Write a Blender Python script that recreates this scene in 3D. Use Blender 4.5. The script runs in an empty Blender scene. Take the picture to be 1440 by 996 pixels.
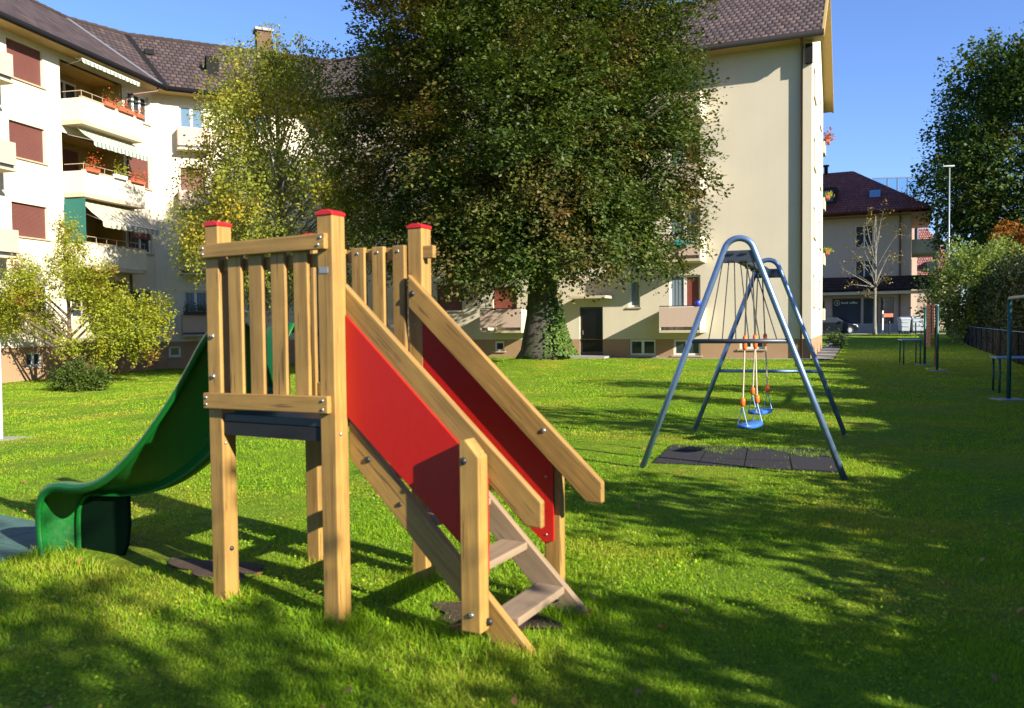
import bpy, math, random
import numpy as np
from mathutils import Matrix, Vector, noise as mnoise
random.seed(7)
RNG = np.random.default_rng(11)
R = math.radians
scene = bpy.context.scene
COL = scene.collection

# ------------------------------------------------------------------ helpers
def ax(az):
    return Vector((math.sin(R(az)), math.cos(R(az)), 0))

def frame(o, taz, naz):
    t, n = ax(taz), ax(naz)
    o = (o[0], o[1], o[2] if len(o) > 2 else 0.0)
    return Matrix(((t.x, n.x, 0, o[0]), (t.y, n.y, 0, o[1]), (0, 0, 1, o[2]), (0, 0, 0, 1)))

def sst(x):
    x = np.clip(x, 0, 1)
    return x*x*(3-2*x)

BEECH = (0.97, 26.6)
def gz(x, y):
    z = -0.40*sst((-2.6-x)/10.0) + 0.26*sst((y-38)/24.0)
    d2 = (x-BEECH[0])**2 + (y-BEECH[1])**2
    return z + 0.42*np.exp(-d2/2.4)
def gzf(x, y): return float(gz(np.float64(x), np.float64(y)))

def tag(o, label=None, cat=None, group=None, kind=None):
    if label: o['label'] = label
    if cat: o['category'] = cat
    if group: o['group'] = group
    if kind: o['kind'] = kind
    return o

def thing(name, label, cat, loc=(0, 0, 0), group=None):
    o = bpy.data.objects.new(name, None)
    o.empty_display_size = 0.2
    COL.objects.link(o); o.location = loc
    return tag(o, label, cat, group)

def origin_of(o):
    v = Vector((0, 0, 0))
    while o is not None:
        v += o.location; o = o.parent
    return v

def link_mesh(name, me, mat, parent=None, origin=None):
    o = bpy.data.objects.new(name, me)
    COL.objects.link(o)
    for m in (mat if isinstance(mat, (list, tuple)) else [mat]):
        me.materials.append(m)
    if parent is not None:
        o.parent = parent
        org = origin_of(parent)
    else:
        org = Vector(origin) if origin is not None else Vector((0, 0, 0))
        o.location = org
    if org.length > 0:
        me.transform(Matrix.Translation(-org))
    return o

class MB:
    def __init__(self, M=None):
        self.v = []; self.f = []; self.M = M; self.uv = None
    def add(self, vs, fs):
        b = len(self.v)
        self.v += [tuple(p) for p in vs]
        self.f += [tuple(i+b for i in q) for q in fs]
        return self
    def box(self, x0, x1, y0, y1, z0, z1):
        return self.add([(x0,y0,z0),(x1,y0,z0),(x1,y1,z0),(x0,y1,z0),(x0,y0,z1),(x1,y0,z1),(x1,y1,z1),(x0,y1,z1)],
                        [(3,2,1,0),(4,5,6,7),(0,1,5,4),(1,2,6,5),(2,3,7,6),(3,0,4,7)])
    def prism(self, poly, y0, y1):            # poly in (x,z), extruded along y
        n = len(poly)
        vs = [(p[0], y0, p[1]) for p in poly] + [(p[0], y1, p[1]) for p in poly]
        fs = [tuple(range(n)), tuple(range(2*n-1, n-1, -1))] + [(i, i+n, (i+1) % n+n, (i+1) % n) for i in range(n)]
        return self.add(vs, fs)
    def prism_yz(self, poly, x0, x1):         # poly in (y,z), extruded along x
        n = len(poly)
        vs = [(x0, p[0], p[1]) for p in poly] + [(x1, p[0], p[1]) for p in poly]
        fs = [tuple(range(n)), tuple(range(2*n-1, n-1, -1))] + [(i, i+n, (i+1) % n+n, (i+1) % n) for i in range(n)]
        return self.add(vs, fs)
    def prism_xy(self, poly, z0, z1):
        n = len(poly)
        vs = [(p[0], p[1], z0) for p in poly] + [(p[0], p[1], z1) for p in poly]
        fs = [tuple(range(n)), tuple(range(2*n-1, n-1, -1))] + [(i, i+n, (i+1) % n+n, (i+1) % n) for i in range(n)]
        return self.add(vs, fs)
    def tube(self, path, r, n=8, cap=True):
        P = [Vector(p) for p in path]
        rr = r if isinstance(r, (list, tuple)) else [r]*len(P)
        vs = []; fs = []
        up = Vector((0.13, 0.21, 1)).normalized()
        prev = None
        for i, p in enumerate(P):
            d = (P[min(i+1, len(P)-1)] - P[max(i-1, 0)])
            if d.length < 1e-9: d = Vector((0, 0, 1))
            d.normalize()
            a = prev if prev is not None else (Vector((1, 0.1, 0)) if abs(d.z) > 0.9 else up)
            a = (a - d*a.dot(d)).normalized(); b = d.cross(a); prev = a
            for k in range(n):
                t = 2*math.pi*k/n
                vs.append(p + (a*math.cos(t)+b*math.sin(t))*rr[i])
        for i in range(len(P)-1):
            for k in range(n):
                fs.append((i*n+k, i*n+(k+1) % n, (i+1)*n+(k+1) % n, (i+1)*n+k))
        if cap:
            fs.append(tuple(range(n-1, -1, -1))); fs.append(tuple((len(P)-1)*n+k for k in range(n)))
        return self.add(vs, fs)
    def sphere(self, c, rx, ry=None, rz=None, nu=10, nv=6):
        ry = ry or rx; rz = rz or rx
        vs = []; fs = []
        for j in range(nv+1):
            ph = math.pi*j/nv
            for i in range(nu):
                th = 2*math.pi*i/nu
                vs.append((c[0]+rx*math.sin(ph)*math.cos(th), c[1]+ry*math.sin(ph)*math.sin(th), c[2]+rz*math.cos(ph)))
        for j in range(nv):
            for i in range(nu):
                fs.append((j*nu+i, (j+1)*nu+i, (j+1)*nu+(i+1) % nu, j*nu+(i+1) % nu))
        return self.add(vs, fs)
    def build(self, name, mat, parent=None, origin=None, smooth=False, bevel=0, recalc=True):
        me = bpy.data.meshes.new(name)
        vs = self.v
        if self.M is not None:
            vs = [tuple(self.M @ Vector(p)) for p in vs]
        me.from_pydata(vs, [], self.f)
        if self.uv is not None:
            ul = me.uv_layers.new(name='UVMap')
            for poly in me.polygons:
                for li in poly.loop_indices:
                    ul.data[li].uv = self.uv[me.loops[li].vertex_index]
        if recalc:
            import bmesh
            bm = bmesh.new(); bm.from_mesh(me)
            bmesh.ops.recalc_face_normals(bm, faces=bm.faces)
            bm.to_mesh(me); bm.free()
        if smooth:
            for p in me.polygons: p.use_smooth = True
        o = link_mesh(name, me, mat, parent, origin)
        if bevel:
            b = o.modifiers.new('Bevel', 'BEVEL'); b.width = bevel; b.segments = 2; b.limit_method = 'ANGLE'
        return o

def mesh_np(name, verts, quads, mat, parent=None, origin=None, tris=None):
    me = bpy.data.meshes.new(name)
    verts = np.asarray(verts, np.float32)
    me.vertices.add(len(verts)); me.vertices.foreach_set('co', verts.ravel())
    loops = []; starts = []; tot = []
    nq = 0 if quads is None else len(quads); nt = 0 if tris is None else len(tris)
    idx = np.concatenate([np.asarray(quads, np.int32).ravel() if nq else np.zeros(0, np.int32),
                          np.asarray(tris, np.int32).ravel() if nt else np.zeros(0, np.int32)])
    me.loops.add(len(idx)); me.loops.foreach_set('vertex_index', idx)
    st = np.concatenate([np.arange(nq)*4, nq*4+np.arange(nt)*3]).astype(np.int32)
    me.polygons.add(nq+nt); me.polygons.foreach_set('loop_start', st)
    me.update(calc_edges=True)
    return link_mesh(name, me, mat, parent, origin)

# ------------------------------------------------------------------ materials
class NT:
    def __init__(self, name):
        self.m = bpy.data.materials.new(name); self.m.use_nodes = True
        self.t = self.m.node_tree; self.t.nodes.clear()
        self.out = self.n('ShaderNodeOutputMaterial')
    def n(self, typ, **kw):
        nd = self.t.nodes.new(typ)
        for k, v in kw.items(): setattr(nd, k, v)
        return nd
    def l(self, a, b): self.t.links.new(a, b)
    def setv(self, nd, **kw):
        for k, v in kw.items(): nd.inputs[k.replace('_', ' ')].default_value = v
        return nd
    def bsdf(self, color=(0.5, 0.5, 0.5), rough=0.6, metal=0.0, spec=0.5):
        b = self.n('ShaderNodeBsdfPrincipled')
        b.inputs['Base Color'].default_value = (*color, 1)
        b.inputs['Roughness'].default_value = rough; b.inputs['Metallic'].default_value = metal
        b.inputs['Specular IOR Level'].default_value = spec
        return b
    def obj(self): return self.n('ShaderNodeTexCoord').outputs['Object']
    def noise(self, vec, scale, detail=4, rough=0.6):
        x = self.n('ShaderNodeTexNoise'); x.inputs['Scale'].default_value = scale
        x.inputs['Detail'].default_value = detail; x.inputs['Roughness'].default_value = rough
        if vec is not None: self.l(vec, x.inputs['Vector'])
        return x
    def ramp(self, fac, stops):
        r = self.n('ShaderNodeValToRGB'); e = r.color_ramp.elements
        while len(e) > 1: e.remove(e[-1])
        e[0].position = stops[0][0]; e[0].color = (*stops[0][1], 1)
        for p, c in stops[1:]:
            q = e.new(p); q.color = (*c, 1)
        self.l(fac, r.inputs['Fac'])
        return r
    def mix(self, fac, a, b, blend='MIX'):
        m = self.n('ShaderNodeMix', data_type='RGBA', blend_type=blend)
        for sock, val in ((m.inputs[0], fac), (m.inputs[6], a), (m.inputs[7], b)):
            if hasattr(val, 'links'): self.l(val, sock)
            elif isinstance(val, (int, float)): sock.default_value = val
            else: sock.default_value = (*val, 1)
        return m.outputs[2]
    def bump(self, h, strength, dist, b):
        x = self.n('ShaderNodeBump'); x.inputs['Strength'].default_value = strength
        x.inputs['Distance'].default_value = dist
        self.l(h, x.inputs['Height']); self.l(x.outputs[0], b.inputs['Normal'])
        return x
    def math(self, op, a, b=None):
        m = self.n('ShaderNodeMath', operation=op)
        for s, v in zip(m.inputs, (a, b)):
            if v is None: continue
            if hasattr(v, 'links'): self.l(v, s)
            else: s.default_value = v
        return m.outputs[0]
    def done(self, b):
        self.l(b.outputs[0], self.out.inputs['Surface']); return self.m

def m_plain(name, color, rough=0.6, metal=0.0, var=0.12, scale=6, bump=0.0, spec=0.5):
    t = NT(name); b = t.bsdf(color, rough, metal, spec); v = t.obj()
    n = t.noise(v, scale, 5)
    c = t.mix(n.outputs['Fac'], tuple(x*(1-var*1.6) for x in color), tuple(min(1, x*(1+var*1.2)) for x in color))
    t.l(c, b.inputs['Base Color'])
    if bump:
        n2 = t.noise(v, scale*12, 3); t.bump(n2.outputs['Fac'], bump, 0.01, b)
    return t.done(b)

def m_wood(name, d, base=(0.385, 0.225, 0.058), dark=(0.21, 0.108, 0.024), rough=0.6, grey=0.0):
    """pine with the grain along direction d"""
    t = NT(name); b = t.bsdf(base, rough); v = t.obj()
    def vm(op, a, bb):
        m = t.n('ShaderNodeVectorMath', operation=op)
        for s, x in zip(m.inputs, (a, bb)):
            if x is None: continue
            if hasattr(x, 'links'): t.l(x, s)
            else: s.default_value = x
        return m
    d = Vector(d).normalized()
    dt = vm('DOT_PRODUCT', v, tuple(d)).outputs['Value']
    m2 = t.n('ShaderNodeVectorMath', operation='SCALE'); m2.inputs[0].default_value = tuple(d)
    t.l(dt, m2.inputs['Scale'])
    m3 = t.n('ShaderNodeVectorMath', operation='SCALE'); t.l(m2.outputs[0], m3.inputs[0]); m3.inputs['Scale'].default_value = -0.955
    p = vm('ADD', v, m3.outputs[0]).outputs[0]
    n1 = t.noise(p, 34, 5, 0.6); n2 = t.noise(p, 120, 3, 0.6); n3 = t.noise(v, 3.0, 3)
    oi = t.n('ShaderNodeObjectInfo')
    c = t.ramp(n1.outputs['Fac'], [(0.28, dark), (0.5, base), (0.75, tuple(min(1, x*1.22) for x in base))])
    c2 = t.mix(t.math('MULTIPLY', n2.outputs['Fac'], 0.55), c.outputs[0], tuple(x*0.62 for x in base))
    w = t.ramp(n3.outputs['Fac'], [(0.4, (0.86, 0.86, 0.86)), (0.65, (1.1, 1.08, 1.02))])
    c3 = t.mix(1.0, c2, w.outputs[0], 'MULTIPLY')
    # knots
    vo = t.n('ShaderNodeTexVoronoi', feature='F1'); vo.inputs['Scale'].default_value = 5.2
    m4 = t.n('ShaderNodeVectorMath', operation='SCALE'); t.l(m2.outputs[0], m4.inputs[0]); m4.inputs['Scale'].default_value = -0.62
    t.l(vm('ADD', v, m4.outputs[0]).outputs[0], vo.inputs['Vector'])
    kn = t.ramp(vo.outputs['Distance'], [(0.0, (1, 1, 1)), (0.055, (0.7, 0.7, 0.7)), (0.10, (0, 0, 0))])
    c4 = t.mix(t.math('MULTIPLY', kn.outputs[0], 0.7), c3, (0.16, 0.07, 0.02))
    rv = t.ramp(oi.outputs['Random'], [(0, (0.82, 0.80, 0.78)), (1, (1.12, 1.10, 1.05))])
    c5 = t.mix(1.0, c4, rv.outputs[0], 'MULTIPLY')
    n6 = t.noise(p, 62, 2, 0.5)
    ck = t.ramp(n6.outputs['Fac'], [(0.655, (0, 0, 0)), (0.69, (0.75, 0.75, 0.75))]).outputs[0]
    c5 = t.mix(ck, c5, tuple(x*0.35 for x in dark))
    n7 = t.noise(v, 1.6, 5, 0.7)
    c5 = t.mix(t.ramp(n7.outputs['Fac'], [(0.52, (0, 0, 0)), (0.72, (0.45, 0.45, 0.45))]).outputs[0], c5, tuple(x*0.55 for x in base))
    if grey: c5 = t.mix(grey, c5, (0.30, 0.27, 0.22))
    t.l(c5, b.inputs['Base Color'])
    t.bump(n2.outputs['Fac'], 0.25, 0.004, b)
    return t.done(b)

def m_leaf(name, stops, noise_stops=None, nscale=0.5, trans=0.35, rough=0.55, spec=0.3, clump=1.3):
    """stops: colour per leaf at random; noise_stops: patches of leaf colour through the crown (turning leaves)"""
    t = NT(name)
    g = t.n('ShaderNodeNewGeometry')
    nc = t.noise(t.obj(), clump, 3, 0.6)
    fac = t.math('ADD', t.math('MULTIPLY', g.outputs['Random Per Island'], 0.42), t.math('MULTIPLY', t.math('SUBTRACT', nc.outputs['Fac'], 0.22), 1.0))
    c = t.ramp(fac, stops).outputs[0]
    if noise_stops:
        n = t.noise(t.obj(), nscale, 3, 0.65)
        f = t.ramp(n.outputs['Fac'], [(noise_stops[0], (0, 0, 0)), (noise_stops[1], (1, 1, 1))]).outputs[0]
        c2 = t.ramp(fac, noise_stops[2]).outputs[0]
        c = t.mix(f, c, c2)
    b = t.bsdf((0.1, 0.1, 0.1), rough, 0, spec); t.l(c, b.inputs['Base Color'])
    tr = t.n('ShaderNodeBsdfTranslucent'); t.l(t.mix(1.0, c, (1.25, 1.15, 0.55), 'MULTIPLY'), tr.inputs['Color'])
    mx = t.n('ShaderNodeMixShader'); mx.inputs[0].default_value = trans
    t.l(b.outputs[0], mx.inputs[1]); t.l(tr.outputs[0], mx.inputs[2])
    t.l(mx.outputs[0], t.out.inputs['Surface'])
    return t.m

def m_stucco(name, color, stain=0.12, scale=0.5):
    t = NT(name); b = t.bsdf(color, 0.85, 0, 0.2); v = t.obj()
    n1 = t.noise(v, scale, 6, 0.65); n2 = t.noise(v, 60, 3)
    mp = t.n('ShaderNodeMapping'); mp.inputs['Scale'].default_value = (3.0, 3.0, 0.25); t.l(v, mp.inputs['Vector'])
    n3 = t.noise(mp.outputs[0], 1.0, 4)
    c = t.mix(n1.outputs['Fac'], tuple(x*(1-stain) for x in color), tuple(min(1, x*(1+stain*0.5)) for x in color))
    s = t.ramp(n3.outputs['Fac'], [(0.35, (0.975, 0.972, 0.965)), (0.6, (1, 1, 1))])
    c = t.mix(1.0, c, s.outputs[0], 'MULTIPLY')
    t.l(c, b.inputs['Base Color']); t.bump(n2.outputs['Fac'], 0.35, 0.01, b)
    return t.done(b)

def m_tiles(name, cA, cB, cC, tw=0.26, th=0.46):
    """clay pantiles laid in UV metres: u along the eave, v up the slope"""
    t = NT(name); b = t.bsdf(cA, 0.75, 0, 0.3)
    uv = t.n('ShaderNodeTexCoord').outputs['UV']
    sp = t.n('ShaderNodeSeparateXYZ'); t.l(uv, sp.inputs[0])
    vrow = t.math('DIVIDE', sp.outputs['Y'], th)
    row = t.math('FLOOR', vrow); fr = t.math('FRACT', vrow)
    ucol = t.math('ADD', t.math('DIVIDE', sp.outputs['X'], tw), t.math('MULTIPLY', row, 0.5))
    col = t.math('FLOOR', ucol); fc = t.math('FRACT', ucol)
    cmb = t.n('ShaderNodeCombineXYZ'); t.l(col, cmb.inputs[0]); t.l(row, cmb.inputs[1])
    wn = t.n('ShaderNodeTexWhiteNoise', noise_dimensions='2D'); t.l(cmb.outputs[0], wn.inputs['Vector'])
    c = t.ramp(wn.outputs['Value'], [(0, cA), (0.5, cB), (1, cC)]).outputs[0]
    n = t.noise(t.obj(), 0.6, 5)
    c = t.mix(1.0, c, t.ramp(n.outputs['Fac'], [(0.3, (0.75, 0.75, 0.78)), (0.7, (1.15, 1.12, 1.1))]).outputs[0], 'MULTIPLY')
    gap_shade = t.math('MAXIMUM', t.math('LESS_THAN', fr, 0.27), t.math('LESS_THAN', fc, 0.20))
    c = t.mix(t.math('MULTIPLY', gap_shade, 0.75), c, tuple(x*0.15 for x in cA))  # tile joints darkened: shadow of the gaps painted into the colour
    roll = t.math('SINE', t.math('MULTIPLY', fc, math.pi))
    h = t.math('ADD', t.math('MULTIPLY', roll, 0.35), t.math('MULTIPLY', t.math('SUBTRACT', 1.0, fr), 1.25))
    t.l(c, b.inputs['Base Color']); t.bump(h, 1.0, 0.085, b)
    return t.done(b)

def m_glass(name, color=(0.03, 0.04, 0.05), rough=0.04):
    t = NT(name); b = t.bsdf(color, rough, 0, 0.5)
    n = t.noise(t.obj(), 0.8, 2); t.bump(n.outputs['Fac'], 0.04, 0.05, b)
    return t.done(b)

def m_slats(name, c, period=0.045, axis='Z', rough=0.55, strength=0.6):
    t = NT(name); b = t.bsdf(c, rough); v = t.obj()
    w = t.n('ShaderNodeTexWave', wave_type='BANDS', bands_direction=axis); w.inputs['Scale'].default_value = 0.314/period
    w.inputs['Distortion'].default_value = 0.0; t.l(v, w.inputs['Vector'])
    n = t.noise(v, 1.3, 4)
    cc = t.mix(n.outputs['Fac'], tuple(x*0.8 for x in c), tuple(x*1.15 for x in c))
    t.l(cc, b.inputs['Base Color']); t.bump(w.outputs['Fac'], strength, 0.012, b)
    return t.done(b)

def m_stripes(name, c1, c2, period, direction='X', along=None):
    t = NT(name); b = t.bsdf(c1, 0.8, 0, 0.2)
    uv = t.n('ShaderNodeTexCoord').outputs['UV']
    sp = t.n('ShaderNodeSeparateXYZ'); t.l(uv, sp.inputs[0])
    f = t.math('FRACT', t.math('DIVIDE', sp.outputs[direction], period))
    g = t.math('GREATER_THAN', f, 0.5)
    t.l(t.mix(g, c1, c2), b.inputs['Base Color'])
    tr = t.n('ShaderNodeBsdfTranslucent'); t.l(t.mix(g, c1, c2), tr.inputs['Color'])
    mx = t.n('ShaderNodeMixShader'); mx.inputs[0].default_value = 0.25
    t.l(b.outputs[0], mx.inputs[1]); t.l(tr.outputs[0], mx.inputs[2]); t.l(mx.outputs[0], t.out.inputs['Surface'])
    return t.m

def m_lawn():
    t = NT('lawn'); b = t.bsdf((0.08, 0.14, 0.02), 0.9, 0, 0.15); v = t.obj()
    n1 = t.noise(v, 0.55, 6, 0.65); n2 = t.noise(v, 9, 4, 0.7); n3 = t.noise(v, 70, 3, 0.6)
    c = t.ramp(n1.outputs['Fac'], [(0.30, (0.101, 0.198, 0.009)), (0.50, (0.161, 0.261, 0.012)), (0.66, (0.252, 0.270, 0.025)), (0.80, (0.322, 0.253, 0.036))]).outputs[0]
    c = t.mix(1.0, c, t.ramp(n2.outputs['Fac'], [(0.25, (0.55, 0.6, 0.5)), (0.7, (1.25, 1.2, 1.1))]).outputs[0], 'MULTIPLY')
    c = t.mix(1.0, c, t.ramp(n3.outputs['Fac'], [(0.3, (0.5, 0.55, 0.5)), (0.7, (1.3, 1.3, 1.2))]).outputs[0], 'MULTIPLY')
    t.l(c, b.inputs['Base Color'])
    h = t.math('ADD', t.math('MULTIPLY', n2.outputs['Fac'], 0.6), n3.outputs['Fac'])
    t.bump(h, 0.9, 0.05, b)
    return t.done(b)

def m_grass():
    t = NT('grass_blades'); g = t.n('ShaderNodeNewGeometry'); v = t.obj()
    c = t.ramp(g.outputs['Random Per Island'], [(0, (0.162, 0.322, 0.008)), (0.5, (0.224, 0.407, 0.010)), (0.88, (0.298, 0.466, 0.015)), (1, (0.472, 0.418, 0.060))]).outputs[0]
    n1 = t.noise(v, 0.55, 6, 0.65)
    f = t.ramp(n1.outputs['Fac'], [(0.47, (0, 0, 0)), (0.72, (0.874, 0.931, 0.769))]).outputs[0]
    c = t.mix(f, c, t.ramp(g.outputs['Random Per Island'], [(0, (0.298, 0.359, 0.017)), (0.6, (0.447, 0.430, 0.039)), (1, (0.571, 0.430, 0.094))]).outputs[0])
    n4 = t.noise(v, 5.0, 4, 0.7)
    c = t.mix(1.0, c, t.ramp(n4.outputs['Fac'], [(0.3, (0.70, 0.76, 0.7)), (0.65, (1.12, 1.1, 1.0))]).outputs[0], 'MULTIPLY')
    b = t.bsdf((0.078, 0.156, 0.016), 0.5, 0, 0.25); t.l(c, b.inputs['Base Color'])
    tr = t.n('ShaderNodeBsdfTranslucent'); t.l(t.mix(1.0, c, (1.3, 1.2, 0.6), 'MULTIPLY'), tr.inputs['Color'])
    mx = t.n('ShaderNodeMixShader'); mx.inputs[0].default_value = 0.45
    t.l(b.outputs[0], mx.inputs[1]); t.l(tr.outputs[0], mx.inputs[2]); t.l(mx.outputs[0], t.out.inputs['Surface'])
    return t.m

def m_bark(name, cA, cB, moss=None, scale=5):
    t = NT(name); b = t.bsdf(cA, 0.9, 0, 0.2); v = t.obj()
    mp = t.n('ShaderNodeMapping'); mp.inputs['Scale'].default_value = (1, 1, 0.3); t.l(v, mp.inputs['Vector'])
    n = t.noise(mp.outputs[0], scale, 6, 0.7)
    c = t.ramp(n.outputs['Fac'], [(0.3, cA), (0.7, cB)]).outputs[0]
    if moss:
        n2 = t.noise(v, 1.3, 4); f = t.ramp(n2.outputs['Fac'], [(0.42, (0, 0, 0)), (0.58, (1, 1, 1))]).outputs[0]
        c = t.mix(f, c, moss)
    t.l(c, b.inputs['Base Color']); t.bump(n.outputs['Fac'], 0.8, 0.04, b)
    return t.done(b)

def m_plastic(name, c, rough=0.3, var=0.08, fade=None):
    t = NT(name); b = t.bsdf(c, rough, 0, 0.5); v = t.obj()
    n = t.noise(v, 3.5, 5); n2 = t.noise(v, 40, 4)
    cc = t.mix(n.outputs['Fac'], tuple(x*(1-var) for x in c), tuple(min(1, x*(1+var)) for x in c))
    if fade:
        f = t.ramp(n2.outputs['Fac'], [(0.62, (0, 0, 0)), (0.8, (0.35, 0.35, 0.35))]).outputs[0]
        cc = t.mix(f, cc, fade)
    t.l(cc, b.inputs['Base Color'])
    rr = t.ramp(n2.outputs['Fac'], [(0.3, (rough*0.8,)*3), (0.8, (min(1, rough*1.6),)*3)])
    t.l(rr.outputs[0], b.inputs['Roughness'])
    return t.done(b)

def m_mesh_fence():
    """woven wire with dark windbreak netting: mostly opaque, dusty"""
    t = NT('fence_netting'); b = t.bsdf((0.02, 0.025, 0.03), 0.9, 0, 0.0); v = t.obj()
    n = t.noise(v, 2.2, 5)
    t.l(t.ramp(n.outputs['Fac'], [(0.3, (0.012, 0.015, 0.018)), (0.7, (0.045, 0.05, 0.055))]).outputs[0], b.inputs['Base Color'])
    tp = t.n('ShaderNodeBsdfTransparent'); mx = t.n('ShaderNodeMixShader'); mx.inputs[0].default_value = 0.10
    t.l(b.outputs[0], mx.inputs[1]); t.l(tp.outputs[0], mx.inputs[2]); t.l(mx.outputs[0], t.out.inputs['Surface'])
    return t.m

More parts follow.
